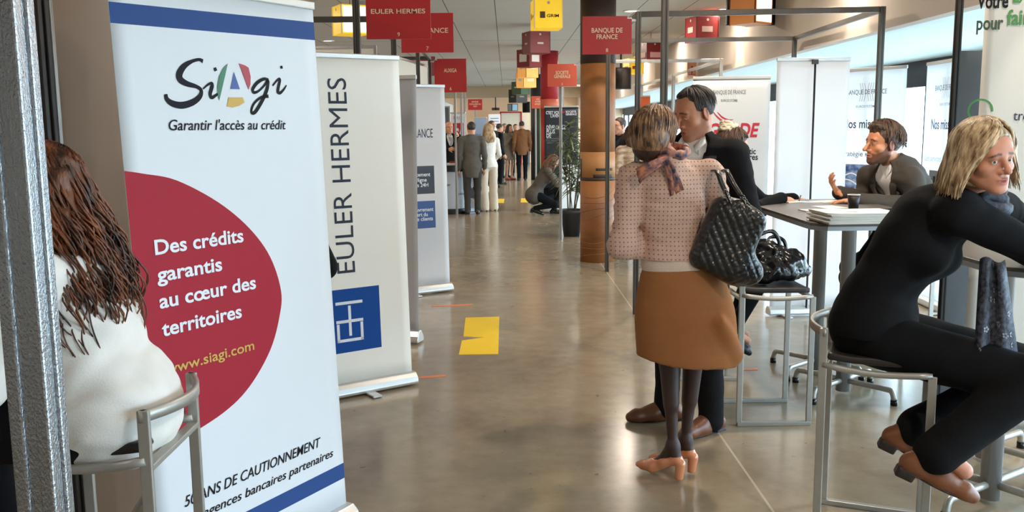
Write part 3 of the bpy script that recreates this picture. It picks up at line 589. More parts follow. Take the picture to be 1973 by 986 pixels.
# end wall things
a = P(965, 280, 40.5); c = P(1004, 216, 40.5); r = empty('display_board', (a[0], 40.5, 0), 0, 'large cream board in a red frame on the end wall', 'board'); w, z0, z1 = c[0]-a[0], .6, c[2]
MB().box((w/2, 0, (z0+z1)/2), (w, .04, z1-z0), mat('board_cream', (226, 218, 200), .6)).build('board', r); b = MB()
for x in (0, w): b.box((x, -.01, z1/2), (.06, .06, z1), M_pr)
b.box((w/2, -.01, z1), (w+.06, .06, .06), M_pr); b.build('frame', r)
a = P(1005, 280, 40.6); c = P(1018, 217, 40.6); r = empty('display_board', (a[0]+.05, 40.6, 0), 0, 'narrow cream board beside the board in the red frame', 'board')
MB().box(((c[0]-a[0])/2, 0, 1.3), (c[0]-a[0], .04, c[2]-.3), mat('board_cream', (226, 218, 200), .6)).build('board', r); MB().box(((c[0]-a[0])/2, -.025, .28), (c[0]-a[0], .02, .56), M_gr).build('skirt', r)
a = P(942, 270, 40.); c = P(964, 218, 40.); r = empty('notice_panel', (a[0], 40., 0), 0, 'white notice panel with an added glow at the far left of the end wall', 'notice panel')
MB().box(((c[0]-a[0])/2, 0, 1.5), (c[0]-a[0], .03, (c[2]-.85)), mat('notice_glow_white', (240, 244, 246), .6, emit=.35)).build('panel', r); b = MB()  # paper notice given a glow of its own, it is no lamp
for k in range(3): b.box(((c[0]-a[0])/2, -.02, 2.0-.12*k), (.36-.05*(k == 2), .01, .05), M_pg)
b.build('printed_lines', r); MB().box(((c[0]-a[0])/2, .03, .5), (.06, .03, 1.0), M_galv).build('leg', r)
a = P(955, 214, 36.); r = empty('projector', (a[0], 36., a[2]), 0, 'small projector hung from the ceiling at the far end', 'projector'); MB().box((0, 0, .08), (.3, .25, .1), mat('projector_brown', (74, 52, 44), .5)).build('body', r, bevel=.01); MB().cyl((0, 0, .12), (0, 0, 2.78-a[2] if a[2] < 2.7 else .4), .02, M_cord).build('ceiling_mount', r); MB().cyl((0, -.13, .08), (0, -.15, .08), .035, M_scr).build('objective', r)
# ================================================================ floor stickers
def sticker(pts, m, label, cat='floor sticker', name='floor_sticker', grp=None):
    q = [F(*p) for p in pts]; c = np.mean(q, 0); o = MB().prism([tuple((x-c)[:2]) for x in q], m, lambda u, v, o=0.: (u, v, o), .002).build(name, None, (c[0], c[1], .0)); return tag(o, label, cat, grp)
M_yel = mat('sticker_yellow', (250, 208, 20), .4, var=.04); M_ora = mat('tape_orange', (214, 128, 82), .45, var=.15, scale=60)
sticker([(897, 612), (962, 610), (960, 682), (884, 683), (890, 656), (934, 650), (893, 648)], M_yel, 'torn yellow sticker with a notch on the concrete floor')
sticker([(955, 383), (972, 383), (971, 391), (954, 391)], M_yel, 'small yellow floor sticker beside the woman in white'); sticker([(1004, 382), (1020, 382), (1020, 390), (1003, 390)], M_yel, 'small yellow floor sticker beside the crouching woman')
sticker([(806, 726), (850, 722), (861, 722), (860, 725), (830, 728), (806, 729)], M_ora, 'orange tape mark at the foot of the EULER HERMES banner', 'tape mark', 'tape_mark')
sticker([(832, 588.5), (870, 587), (911, 585.5), (911, 588), (870, 590), (832, 590.5)], M_ora, 'long thin orange tape mark beyond the yellow sticker', 'tape mark', 'tape_mark'); sticker([(1420, 710), (1460, 709), (1460, 713), (1420, 714)], M_ora, 'orange tape mark under the stools', 'tape mark', 'tape_mark')
# ================================================================ stools
M_stool = mat('stool_metal', (172, 168, 160), .42, .55, var=.08, scale=40); M_seat = mat('seat_leather', (40, 34, 32), .42, var=.15, bump=.1, scale=30)
def stool(loc, rz, label, zs=.73, s=1., zb=None, grp='metal bar stools'):                       # faces local +y
    w, d = .42*s, .38*s; r = empty('bar_stool', (*loc, 0), rz, label, 'bar stool', grp); zb = zb or zs+.13; t = .03
    for x in (-w/2, w/2):
        MB().bar((x, d/2, 0.02), (x, d/2, zs-.02), t, M_stool, .016, up=(1, 0, 0)).build('leg', r, bevel=.003)
        MB().bar((x, -d/2, 0.02), (x, -d/2, zb), t, M_stool, .016, up=(1, 0, 0)).build('leg', r, bevel=.003)
        MB().bar((x, -d/2-.011, .011), (x, d/2+.011, .011), t, M_stool, .022).build('floor_bar', r, bevel=.003)
        g = [(x, y, zs-.02+.035*(-y/d*.9+.1)**2*(1 if y < 0 else .2)-.018*math.cos(y/d*PI)*.6) for y in np.linspace(-d/2, d/2, 9)]
        MB().tube(g, .013, M_stool, 8).build('side_rail', r)
    for y in (-d/2, d/2): MB().bar((-w/2, y, zs-.03), (w/2, y, zs-.03), t, M_stool, .016).build('cross_rail', r, bevel=.003)
    g = [[(x, -d/2-.0-.06*(1-(2*x/w)**2), z) for z in (zb-.030, zb-.015, zb)] for x in np.linspace(-w/2-.01, w/2+.01, 13)]; MB().sheet(g, M_stool, .012).build('backrest', r)
    g = [[(x, y, zs+.012+.05*max(0, -y/d-.2)**1.3-.006*math.cos(x/w*PI)) for x in np.linspace(-w/2+.015, w/2-.015, 9)] for y in np.linspace(d/2-.01, -d/2+.015, 12)]
    MB().sheet(g, M_seat, .028).build('seat', r, bevel=.008); return r
ST_B = np.array([1.447, 3.46]); A_B = math.atan2(-.39, .92)-PI/2
stool(ST_B, A_B, 'metal bar stool under the blonde woman in black')
stool((-1.055, 2.335), PI/2, 'metal bar stool at the left under the curly haired woman in white', .82, .82, .94)
stool((1.44, 4.97), -PI/2, 'metal bar stool with a shiny black bag on its seat')
stool((1.30, 5.86), -PI/2, 'bar stool of the woman who is writing, behind the stool with the bag'); stool((2.86, 6.2), PI/2, 'bar stool of the bearded man at the far side of the table')
# ================================================================ high tables
M_top = mat('table_laminate', (92, 84, 76), .35, var=.08, scale=40, stretch=(1, .2, 1)); M_tleg = mat('table_leg_paint', (170, 171, 174), .3, .6, var=.06)
def table(x0, x1, y0, y1, z, legs, label, ch=.07, ang=PI/4):
    c = ((x0+x1)/2, (y0+y1)/2); r = empty('high_table', (*c, 0), 0, label, 'table'); a, b_ = (x1-x0)/2, (y1-y0)/2
    poly = [(-a+ch, -b_), (a-ch, -b_), (a, -b_+ch), (a, b_-ch), (a-ch, b_), (-a+ch, b_), (-a, b_-ch), (-a, -b_+ch)]
    MB().prism(poly, M_top, lambda u, v, o=0.: (u, v, z-.032+o), .032).build('tabletop', r, bevel=.003)
    MB().prism([(u*1.004, v*1.004) for u, v in poly], M_tleg, lambda u, v, o=0.: (u, v, z-.038+o), .022).build('edge_band', r)
    for lx, ly in legs:
        x, y = lx-c[0], ly-c[1]; l = MB().lathe([(0, .02), (.042, .02), (.042, z-.05), (.06, z-.045), (.06, z-.036), (0, z-.036)], (x, y, 0), M_tleg).build('leg', r)
        for k in range(4):
            q = ang+k*PI/2; e = np.array([math.cos(q), math.sin(q)]); p = [(x+e[0]*.03, y+e[1]*.03, .085), (x+e[0]*.27, y+e[1]*.27, .085), (x+e[0]*.31, y+e[1]*.31, .075), (x+e[0]*.325, y+e[1]*.325, .03)]
            MB().tube(smooth_path(p, 4), .0165, M_stool, 10).build('foot', l); MB().cyl((x+e[0]*.325, y+e[1]*.325, 0), (x+e[0]*.325, y+e[1]*.325, .032), .02, M_scr).build('foot_pad', l)
    return r
ZT = 1.10
table(1.625, 2.43, 4.76, 6.36, ZT, [(2.03, 5.34), (2.03, 5.83)], 'grey high table with papers between the writing woman and the bearded man', ang=PI*.22)
table(1.97, 2.5, 3.52, 4.42, 1.05, [(2.07, 3.72), (2.3, 4.2)], 'grey high table at the right edge beside the blonde woman', ang=PI*.18)
# things on the table
M_pap = mat('paper_white', (236, 234, 228), .6, var=.02); M_pag = mat('page_edges', (206, 200, 190), .7, var=.15, scale=200, stretch=(.1, .1, 8))
def brochure(c, rz, z, w, d, t, label, grp, pic=False, curl=0.):
    r = empty('brochure', (*c, z), rz, label, 'brochure', grp)
    MB().box((0, 0, t/2), (w-.004, d-.004, t*.8), M_pag).build('pages', r)
    g = [[(x, y, t*.95+curl*max(0, -x/w)**2) for y in np.linspace(-d/2, d/2, 4)] for x in np.linspace(-w/2, w/2, 8)]; MB().sheet(g, M_pap, .001).build('cover', r)
    if pic:
        b = MB(); fn = lambda u, v, o=0.: (u, v, t*.95+.0012+o)
        star = [(-.02+.05*(1.0 if k % 2 else .6)*math.cos(k*PI/5+.2), -.04+.045*(1.0 if k % 2 else .6)*math.sin(k*PI/5+.2)) for k in range(10)]
        quad(b, fn, star, mat('print_cloud', (176, 176, 180), .5), .0002); quad(b, fn, [(-.08, .02), (-.02, .05), (-.02, .058), (-.08, .028)], M_ink, .0002)
        for k in range(5): quad(b, fn, [(.03, .09-.02*k), (.1, .09-.02*k), (.1, .094-.02*k), (.03, .094-.02*k)], M_pg, .0002)
        b.build('printed_cover', r)
    return r
bc = F(1650, 416, ZT+.03); z = ZT; ords = ['ninth', 'eighth', 'seventh', 'sixth', 'fifth', 'fourth', 'third', 'second']
for k in range(9):
    brochure((bc[0]-.012*(k % 3)-.006+.002*k, bc[1]+.004*(k % 2)), .06+.03*math.sin(k*2.1), z, .40, .28, .0062, 'topmost brochure of the pile, white cover with a grey printed shape' if k == 8 else 'brochure in the pile on the table, %s from the top' % ords[k], 'brochures piled on the table', k == 8, .012 if k == 8 else 0); z += .0063
def flat(name, c, rz, w, d, t, label, cat, m=M_pap, z=ZT): o = MB().box((0, 0, t/2), (w, d, t), m).build(name, None, (*c, z), bevel=min(t*.3, .002), rot=(0, 0, rz)); return tag(o, label, cat)
q = F(1557, 406, ZT); flat('note_card', q[:2], .1, .075, .11, .006, 'small white card lying on the table beside the brochures', 'card')
q = F(1597, 388, ZT); flat('paper_sheet', q[:2], .35, .21, .15, .003, 'white sheets of paper at the far edge of the table under the raised hand', 'paper')
q = F(1560, 389, ZT); flat('paper_sheet', q[:2], -.3, .13, .10, .0015, 'pale blue sheet of paper near the writing hand', 'paper', mat('paper_blue', (206, 220, 236), .6))
q = F(1600, 399, ZT); flat('paper_sheet', q[:2], .2, .15, .21, .0015, 'white sheet of paper under the hand of the bearded man', 'paper')
q = F(1521, 389, ZT); flat('notebook', q[:2], .25, .11, .16, .008, 'small spiral notebook under the writing hand', 'notebook'); q = F(1712, 405, ZT); flat('smartphone', q[:2], .3, .14, .07, .008, 'black phone on the table behind the brochures', 'phone', M_scr)
q = F(1644, 402, ZT); r = empty('paper_cup', (q[0], q[1], ZT), 0, 'black paper coffee cup with a white rim on the table', 'cup')
MB().lathe([(0, .001), (.029, .001), (.0375, .086), (.035, .086), (.028, .008), (0, .008)], (0, 0, 0), mat('cup_black', (30, 27, 26), .5)).build('body', r); MB().tube([(.037*math.cos(t), .037*math.sin(t), .087) for t in np.linspace(0, 2*PI, 25)], .0022, M_pap, 6).build('rim', r)
# shiny black bag on the stool, a coat over another stool
# ================================================================ plant
M_leaf = mat('leaf_green', (50, 68, 40), .4, var=0, scale=9, rgb2=(112, 124, 66)); M_pot = mat('pot_charcoal', (48, 47, 46), .5, var=.1); M_stem = mat('cane_brown', (92, 78, 52), .6, var=.2)
pc = F(1103, 457); r = empty('potted_plant', (pc[0]+.0, pc[1]+.17, 0), 0, 'tall leafy plant in a dark pot beside the wrapped column', 'plant')
MB().lathe([(0, 0), (.12, 0), (.165, .34), (.185, .345), (.185, .40), (.17, .40), (.16, .36), (0, .36)], (0, 0, 0), M_pot, 32).build('pot', r); MB().lathe([(0, .368), (.158, .362)], (0, 0, 0), mat('soil', (44, 34, 26), .9, var=.3, scale=60)).build('soil', r)
st = MB(); lf = MB(); rg = np.random.default_rng(3)
def leaf(o, d, L, wd, droop):
    s, t, d = frame(d); g = []
    for k in np.linspace(0, 1, 7):
        p = o+d*L*k+np.array([0, 0, -droop*L*k*k]); ww = wd*math.sin(PI*min(1, .12+.88*k))**.8*(1-k*.2)*.5; g.append([p-s*ww, p+np.array([0, 0, -.004]), p+s*ww])
    lf.sheet(g, M_leaf, .0016)
for k in range(11):
    a = k*2.4; b0 = np.array([.09*math.cos(a)*rg.uniform(.3, 1), .09*math.sin(a)*rg.uniform(.3, 1), .36]); hgt = (.75, 1.1, 1.55, 1.32, .95, 1.72, 1.2, 1.62, .85, 1.45, 1.05)[k]
    top = np.array([b0[0]*2.6+rg.uniform(-.18, .10), b0[1]*2.4+rg.uniform(-.1, .1), hgt]); path = smooth_path([b0, b0*.4+top*.6+np.array([.01, .01, 0]), top], 6); st.tube(path, .0075, M_stem, 7)
    for n_ in range(3):
        c = path[-1-n_*2]
        for j in range(9):
            an = j*.7+rg.uniform(0, .5)+n_; el = rg.uniform(-.1, .75); leaf(c, [math.cos(an)*math.cos(el), math.sin(an)*math.cos(el), math.sin(el)], rg.uniform(.24, .40), rg.uniform(.022, .038), rg.uniform(.2, .7))
st.build('cane', r); lf.build('foliage', r)
# ================================================================ far left counter and stands
r = empty('promotion_counter', (-1.08, 17.35, 0), 0, 'curved pale promotion counter with a black top and base at the left', 'counter')
ar = np.linspace(-PI, 0, 24)
def arc(rad, z0, z1, m, nm): MB().prism([(rad*math.cos(t), rad*math.sin(t)*.8) for t in ar]+[(rad, .12), (-rad, .12)], m, lambda u, v, o=0.: (u, v, z0+o), z1-z0).build(nm, r, bevel=.004)
arc(.30, 0, .1, mat('counter_base', (26, 25, 26), .5), 'base'); arc(.28, .1, .80, mat('counter_panel', (188, 192, 198), .5), 'front_panel'); arc(.32, .80, .92, mat('counter_top', (30, 28, 28), .4), 'top')
b = MB(); fn = lambda u, v, o=0.: (.281*math.cos(u), .2248*math.sin(u)-.003, v)
b.text('CRÉDIT', M_nav, lambda u, v, o=0.: (.284*math.cos(-.95+u*3), .284*.8*math.sin(-.95+u*3)-.002, v), 0, .36, .03, .2, 'L', .01); b.build('lettering', r)
flat('leaflet_tray', (-1.0, 17.25), .1, .24, .16, .04, 'white tray of red leaflets on the black counter top', 'tray', M_pap, .92); flat('leaflet_pile', (-1.0, 17.25), .1, .14, .1, .03, 'pile of red leaflets in the white tray', 'leaflets', M_pr, .96)
r = empty('brochure_rack', (-.78, 17.9, 0), .2, 'grey and white floor rack behind the man in the grey suit', 'rack')
for k in range(3): MB().box((0, -.02-.03*k, .12+.22*k), (.26, .03, .2), mat('rack_panel_%d' % (k % 2), ((190, 204, 222), (86, 92, 104))[k % 2], .5)).build('pocket', r, bevel=.004)
MB().tube([(-.13, .05, 0), (-.13, .02, .72), (.13, .02, .72), (.13, .05, 0)], .01, M_scr, 8).build('wire_frame', r)
MB().box((.06, -.2, .03), (.3, .16, .05), mat('rack_foot', (188, 206, 230), .5), rotz(.5)).build('base_plate', r, bevel=.004)
r = empty('tall_side_stand', (-1.13, 15.9, 0), 0, 'thin chrome stand beside the FRANCE banner', 'stand')
for x in (-.05, .06): MB().cyl((x, 0, 0), (x*.6, 0, .62), .011, M_galv).build('leg', r)
MB().lathe([(0, .62), (.14, .62), (.15, .64), (0, .645)], (0, 0, 0), M_scr).build('top', r)
r = empty('folded_board', (1.06, 15.2, 0), .1, 'white board standing behind the potted plant', 'board'); MB().box((0, 0, .5), (.36, .03, .98), M_pap).build('board', r, bevel=.004)
for x in (-.12, .12): MB().box((x, .0, .01), (.04, .3, .02), M_cas).build('foot', r)
# ================================================================ people: smooth blended surfaces
class SDF:
    def __init__(s, vox): s.h = vox; s.ops = []; s.nz = []
    def _a(s, fn, lo, hi, k, mode): s.ops.append((fn, np.array(lo), np.array(hi), k, mode)); return s
    def cap(s, a, b, ra, rb=None, k=.02, mode='u'):
        rb = ra if rb is None else rb; a, b = np.array(a, float), np.array(b, float); d = b-a; L2 = d@d+1e-9
        def fn(X, Y, Z):
            x, y, z = X-a[0], Y-a[1], Z-a[2]; t = np.clip((x*d[0]+y*d[1]+z*d[2])/L2, 0, 1)
            return np.sqrt((x-t*d[0])**2+(y-t*d[1])**2+(z-t*d[2])**2)-(ra+(rb-ra)*t)
        return s._a(fn, np.minimum(a-ra, b-rb), np.maximum(a+ra, b+rb), k, mode)
    def ell(s, c, r, R=None, k=.02, mode='u'):
        c, r = np.array(c, float), np.array(r, float); R = np.eye(3) if R is None else np.asarray(R); e = np.abs(R)@r
        def fn(X, Y, Z):
            x, y, z = X-c[0], Y-c[1], Z-c[2]; q = [(R[0, i]*x+R[1, i]*y+R[2, i]*z)/r[i] for i in range(3)]
            k0 = np.sqrt(q[0]**2+q[1]**2+q[2]**2); k1 = np.sqrt((q[0]/r[0])**2+(q[1]/r[1])**2+(q[2]/r[2])**2)+1e-9
            return k0*(k0-1)/k1
        return s._a(fn, c-e, c+e, k, mode)
    def box(s, c, hs, R=None, rd=.01, k=.02, mode='u'):
        c, hs = np.array(c, float), np.array(hs, float); R = np.eye(3) if R is None else np.asarray(R); e = np.abs(R)@hs
        def fn(X, Y, Z):
            x, y, z = X-c[0], Y-c[1], Z-c[2]; q = [np.abs(R[0, i]*x+R[1, i]*y+R[2, i]*z)-hs[i]+rd for i in range(3)]
            return np.sqrt(np.maximum(q[0], 0)**2+np.maximum(q[1], 0)**2+np.maximum(q[2], 0)**2)+np.minimum(np.maximum(q[0], np.maximum(q[1], q[2])), 0)-rd
        return s._a(fn, c-e, c+e, k, mode)
    def half(s, p, n, k=.0):                                            # keep the side n points away from
        p, n = np.array(p, float), nrm(n)
        return s._a(lambda X, Y, Z: (X-p[0])*n[0]+(Y-p[1])*n[1]+(Z-p[2])*n[2], p, p, k, 'c')
    def noise(s, amp, f, ph=0.): s.nz.append((amp, f, ph)); return s
    def mesh(s):
        h = s.h; us = [o for o in s.ops if o[4] == 'u']; lo = np.min([o[1] for o in us], 0)-4*h; hi = np.max([o[2] for o in us], 0)+4*h
        n = np.ceil((hi-lo)/h).astype(int)+1; ax = [(lo[i]+h*np.arange(n[i])).astype(np.float32) for i in range(3)]
        D = np.full(n, .5, np.float32)
        for fn, a, b, k, mode in s.ops:
            if mode == 'c': D = np.maximum(D, fn(ax[0][:, None, None], ax[1][None, :, None], ax[2][None, None, :])); continue
            m = max(k, 2*h)+h; i0 = np.clip(((a-m-lo)/h).astype(int), 0, n-1); i1 = np.clip(((b+m-lo)/h).astype(int)+2, 1, n)
            if np.any(i1 <= i0): continue
            sl = tuple(slice(p, q) for p, q in zip(i0, i1)); X, Y, Z = ax[0][sl[0]][:, None, None], ax[1][sl[1]][None, :, None], ax[2][sl[2]][None, None, :]
            d = fn(X, Y, Z).astype(np.float32); o = D[sl]
            if mode == 'u':
                g = np.maximum(k-np.abs(o-d), 0)/max(k, 1e-6); D[sl] = np.minimum(o, d)-g*g*k*.25
            else:
                d = -d; g = np.maximum(k-np.abs(o-d), 0)/max(k, 1e-6); D[sl] = np.maximum(o, d)+g*g*k*.25
        for amp, f, ph in s.nz:
            X, Y, Z = ax[0][:, None, None]*f[0], ax[1][None, :, None]*f[1], ax[2][None, None, :]*f[2]
            D = D+amp*np.sin(X+1.3*np.sin(Z*.7+ph)+ph)*np.sin(Y+1.7*np.sin(X*.6+ph*2))*np.sin(Z+1.5*np.sin(Y*.8+X*.5+ph))
        return surface_net(D, lo, h)
def surface_net(D, lo, h):
    I = D < 0; n = np.array(D.shape); cnt = np.zeros(n-1, np.uint8)
    co = [(i, j, k) for i in (0, 1) for j in (0, 1) for k in (0, 1)]
    for i, j, k in co: cnt += I[i:n[0]-1+i, j:n[1]-1+j, k:n[2]-1+k]
    C = np.argwhere((cnt > 0) & (cnt < 8)); idx = np.full(n-1, -1, np.int32); idx[tuple(C.T)] = np.arange(len(C))
    val = {c: D[C[:, 0]+c[0], C[:, 1]+c[1], C[:, 2]+c[2]] for c in co}; acc = np.zeros((len(C), 3)); w = np.zeros(len(C))
    for a in co:
        for q in range(3):
            if a[q]: continue
            b = list(a); b[q] = 1; b = tuple(b); da, db = val[a], val[b]; m = (da < 0) != (db < 0); t = np.where(m, da/np.where(m, da-db, 1), 0)
            p = np.array(a, float)+np.eye(3)[q]*t[:, None]; acc[m] += p[m]; w[m] += 1
    V = (C+acc/w[:, None])*h+lo; Q = []
    for q in range(3):
        s0 = [slice(1, -1)]*3; s1 = [slice(1, -1)]*3; s0[q] = slice(0, -1); s1[q] = slice(1, None)
        A, B = I[tuple(s0)], I[tuple(s1)]; E = np.argwhere(A != B); sg = A[tuple(E.T)]
        of = np.ones(3, int); of[q] = 0; E = E+of; r, t = (q+1) % 3, (q+2) % 3; er, et = np.eye(3, dtype=int)[r], np.eye(3, dtype=int)[t]
        f = np.stack([idx[tuple((E-er-et).T)], idx[tuple((E-et).T)], idx[tuple(E.T)], idx[tuple((E-er).T)]], 1); f[~sg] = f[~sg][:, ::-1]; Q.append(f)
    return V, np.concatenate(Q)
def mesh_obj(name, V, Q, m, parent=None, col=None):
    me = bpy.data.meshes.new(name); V = np.asarray(V, np.float32); nq = len(Q)
    me.vertices.add(len(V)); me.vertices.foreach_set('co', V.ravel()); me.loops.add(nq*4); me.loops.foreach_set('vertex_index', np.asarray(Q, np.int32).ravel())
    me.polygons.add(nq); me.polygons.foreach_set('loop_start', np.arange(nq, dtype=np.int32)*4); me.polygons.foreach_set('use_smooth', np.ones(nq, bool)); me.update(calc_edges=True); me.validate()
    me.materials.append(m)
    if col is not None:
        a = me.color_attributes.new('Col', 'FLOAT_COLOR', 'POINT'); a.data.foreach_set('color', np.concatenate([col, np.ones((len(col), 1))], 1).astype(np.float32).ravel())
    o = bpy.data.objects.new(name, me); COL.objects.link(o)
    if parent: o.parent = parent
    return o
def V3(*a): return np.array(a, float)
def joints(H=1.75, fem=False, heel=0.):
    k = H/1.75; sw, hw = (.175, .10) if fem else (.195, .095); J = {'pelvis': V3(0, 0, .95), 'waist': V3(0, .0, 1.10), 'chest': V3(0, .0, 1.28), 'neck': V3(0, -.025, 1.475), 'head': V3(0, .02, 1.632)}
    for s, x in (('L', -1), ('R', 1)):
        J.update({'sh'+s: V3(x*sw, -.02, 1.42), 'el'+s: V3(x*(sw+.045), -.05, 1.12), 'wr'+s: V3(x*(sw+.05), .05, .88), 'hip'+s: V3(x*hw, 0, .91), 'kn'+s: V3(x*(hw+.005), .02, .49), 'an'+s: V3(x*(hw+.0), -.02, .085)})
    J = {a: b*k+V3(0, 0, heel) for a, b in J.items()}
    J.update(k=k, fem=fem)
    return J
def tframe(J):
    up = nrm(J['neck']-J['pelvis']); r = J['shR']-J['shL']; r = nrm(r-up*(r@up)); return np.array([r, np.cross(up, r), up]).T
def torso(S, J, t=0., k=.05, wide=1.):
    R = tframe(J); q = J['k']; f = J['fem']
    S.ell(J['pelvis'], V3(.165*wide+t, .118+t, .13+t)*q, R, k); S.ell(J['waist'], V3((.128 if f else .148)*wide+t, .095+t, .16+t)*q, R, k)
    S.ell(J['chest'], V3((.150 if f else .17)*wide+t, .108+t, .18+t)*q, R, k)
    if f:
        for x in (-1, 1): S.ell(J['chest']+R@V3(x*.07, .085, .0)*q, V3(.062, .055, .06)*q+t, R, .04)
    c = (J['shL']+J['shR'])/2; S.cap(J['shL']*.86+c*.14, J['shR']*.86+c*.14, (.052+t)*q, None, k)
    S.cap(J['neck'], J['chest']+R@V3(0, -.01, .12)*q, (.058+t)*q, (.09+t)*q, k)
def arm(S, J, s, t=0., r=(.054, .044, .031), to=1., k=.025):
    q = J['k']; S.cap(J['sh'+s], J['el'+s], (r[0]+t)*q, (r[1]+t)*q, k); e = J['el'+s]; w = e+(J['wr'+s]-e)*to; S.cap(e, w, (r[1]+t)*q, (r[1]+(r[2]-r[1])*to+t)*q, k)
def leg(S, J, s, t=0., r=(.088, .056, .040), to=1., k=.03, calf=True):
    q = J['k']; S.cap(J['hip'+s], J['kn'+s], (r[0]+t)*q, (r[1]+t)*q, k); a = J['kn'+s]; b = a+(J['an'+s]-a)*to; S.cap(a, b, (r[1]+t)*q, (r[1]+(r[2]-r[1])*to+t)*q, k)
    if calf:
        d = nrm(b-a); bk = np.cross(d, V3(1, 0, 0)); bk = -bk if bk[1] > 0 and abs(d[2]) > .6 else bk
        S.cap(a+(b-a)*.12+bk*.012, a+(b-a)*.5+bk*.014, (.045+t)*q, (.038+t)*q, .03)
def hand(S, w, d, n, side, curl=.35, thumb=None, spread=.1, sc=1.):        # w wrist, d to the fingers, n out of the palm
    d = nrm(d); n = nrm(np.asarray(n, float)-d*(np.asarray(n, float)@d)); t = np.cross(d, n)*side; tips = []
    P0 = w+d*.012
    for i, (off, L_) in enumerate(((.030, .073), (.010, .082), (-.010, .076), (-.029, .060))):
        kn = w+(d*(.088 if i in (1, 2) else .082)+t*off)*sc; S.cap(P0+t*off*.5*sc, kn, .0145*sc, .0115*sc, .012)
        c = curl[i] if isinstance(curl, (list, tuple)) else curl; p = kn; ang = c*.5
        dd = nrm(d+t*spread*(off/.03))
        for j, fr in enumerate((.45, .31, .24)):
            v = dd*math.cos(ang)+n*math.sin(ang); e = p+v*L_*fr*sc; S.cap(p, e, (.0094-.0012*j)*sc, (.0084-.0012*j)*sc, .004); p = e; ang += c
        tips.append(p)
    b = w+(d*.028+t*.024+n*.006)*sc; S.cap(w+d*.01+t*.008, b, .015*sc, .0145*sc, .012); th = nrm(thumb[0]*d+thumb[1]*t+thumb[2]*n) if thumb else nrm(d*.62+t*.66+n*.3)
    m = b+th*.042*sc; S.cap(b, m, .0135*sc, .0105*sc, .01); th2 = nrm(th+d*.25); S.cap(m, m+th2*.03*sc, .010*sc, .0078*sc, .005)
    return tips, t
def headR(yaw=0., pitch=0., roll=0.): return rotz(yaw)@rotx(pitch)@roty(roll)
def head(S, c, R, q=1., fem=False, jaw=1., nose=1., open_=0., lid=0.):
    T = lambda x, y, z: c+R@(V3(x, y, z)*q); E = lambda p, r, k=.015, mode='u', A=None: S.ell(T(*p), V3(*r)*q, R if A is None else R@A, k, mode)
    E((0, -.018, .036), (.076, .096, .084), .02); E((0, .022, -.035), (.062*jaw, .066, .078), .03); E((0, .035, .035), (.062, .052, .05), .03)
    for x in (-1, 1):
        S.cap(T(x*.053*jaw, .0, -.058), T(x*.018, .068, -.100), .02*q, .016*q, .025); E((x*.044, .052, -.028), (.024, .024, .02), .02)
    E((0, .074, -.104), (.022, .018, .015), .02); E((0, .066, -.070), (.034, .026, .028), .02)
    S.cap(T(-.034, .076, .022), T(.034, .076, .022), .0145*q, None, .015)
    for x in (-1, 1): E((x*.031, .098, .0), (.0195, .016, .0125), .012, 's')
    for x in (-1, 1):
        E((x*.031, .074, .0), (.0135, .0125, .0125), .003); S.cap(T(x*.020, .083, .0065), T(x*.042, .076, .005), .0042*q, .0040*q, .004); S.cap(T(x*.021, .082, -.0085), T(x*.041, .076, -.008), .0032*q, .003*q, .005)
        S.cap(T(x*.031, .0825, .0095), T(x*.031, .0825, .0095), .0052*q, None, .008)
    if lid:
        for x in (-1, 1): E((x*.031, .0765, .0045-.002), (.0145, .0122, .0105), .003)
    n = nose; S.cap(T(0, .086, .012), T(0, .086+.026*n, -.030), .0082*q, .0100*q, .012); E((0, .084+.030*n, -.035), (.0115, .0115, .0105), .008)
    for x in (-1, 1): E((x*.0125, .094, -.040), (.0085, .012, .0078), .006)
    for x in (-1, 1): E((x*.0065, .108, -.0465), (.0036, .006, .003), .002, 's')
    E((0, .0895, -.0655), (.0235, .0105, .0058), .006); E((0, .0880, -.0785), (.0205, .011, .0068), .006); E((0, .100, -.0715), (.023, .012, .0014+open_), .003, 's')
    for x in (-1, 1):
        A = rotz(-x*.35)@rotx(-.15); E((x*.078, -.008, -.010), (.0085, .0205, .033), .006, 'u', A); E((x*.086, -.004, -.008), (.0055, .012, .020), .005, 's', A)
def neck(S, c, R, base, q=1., r=.054): S.cap(c+R@(V3(0, -.022, -.05)*q), base, r*q, (r+.008)*q, .03)
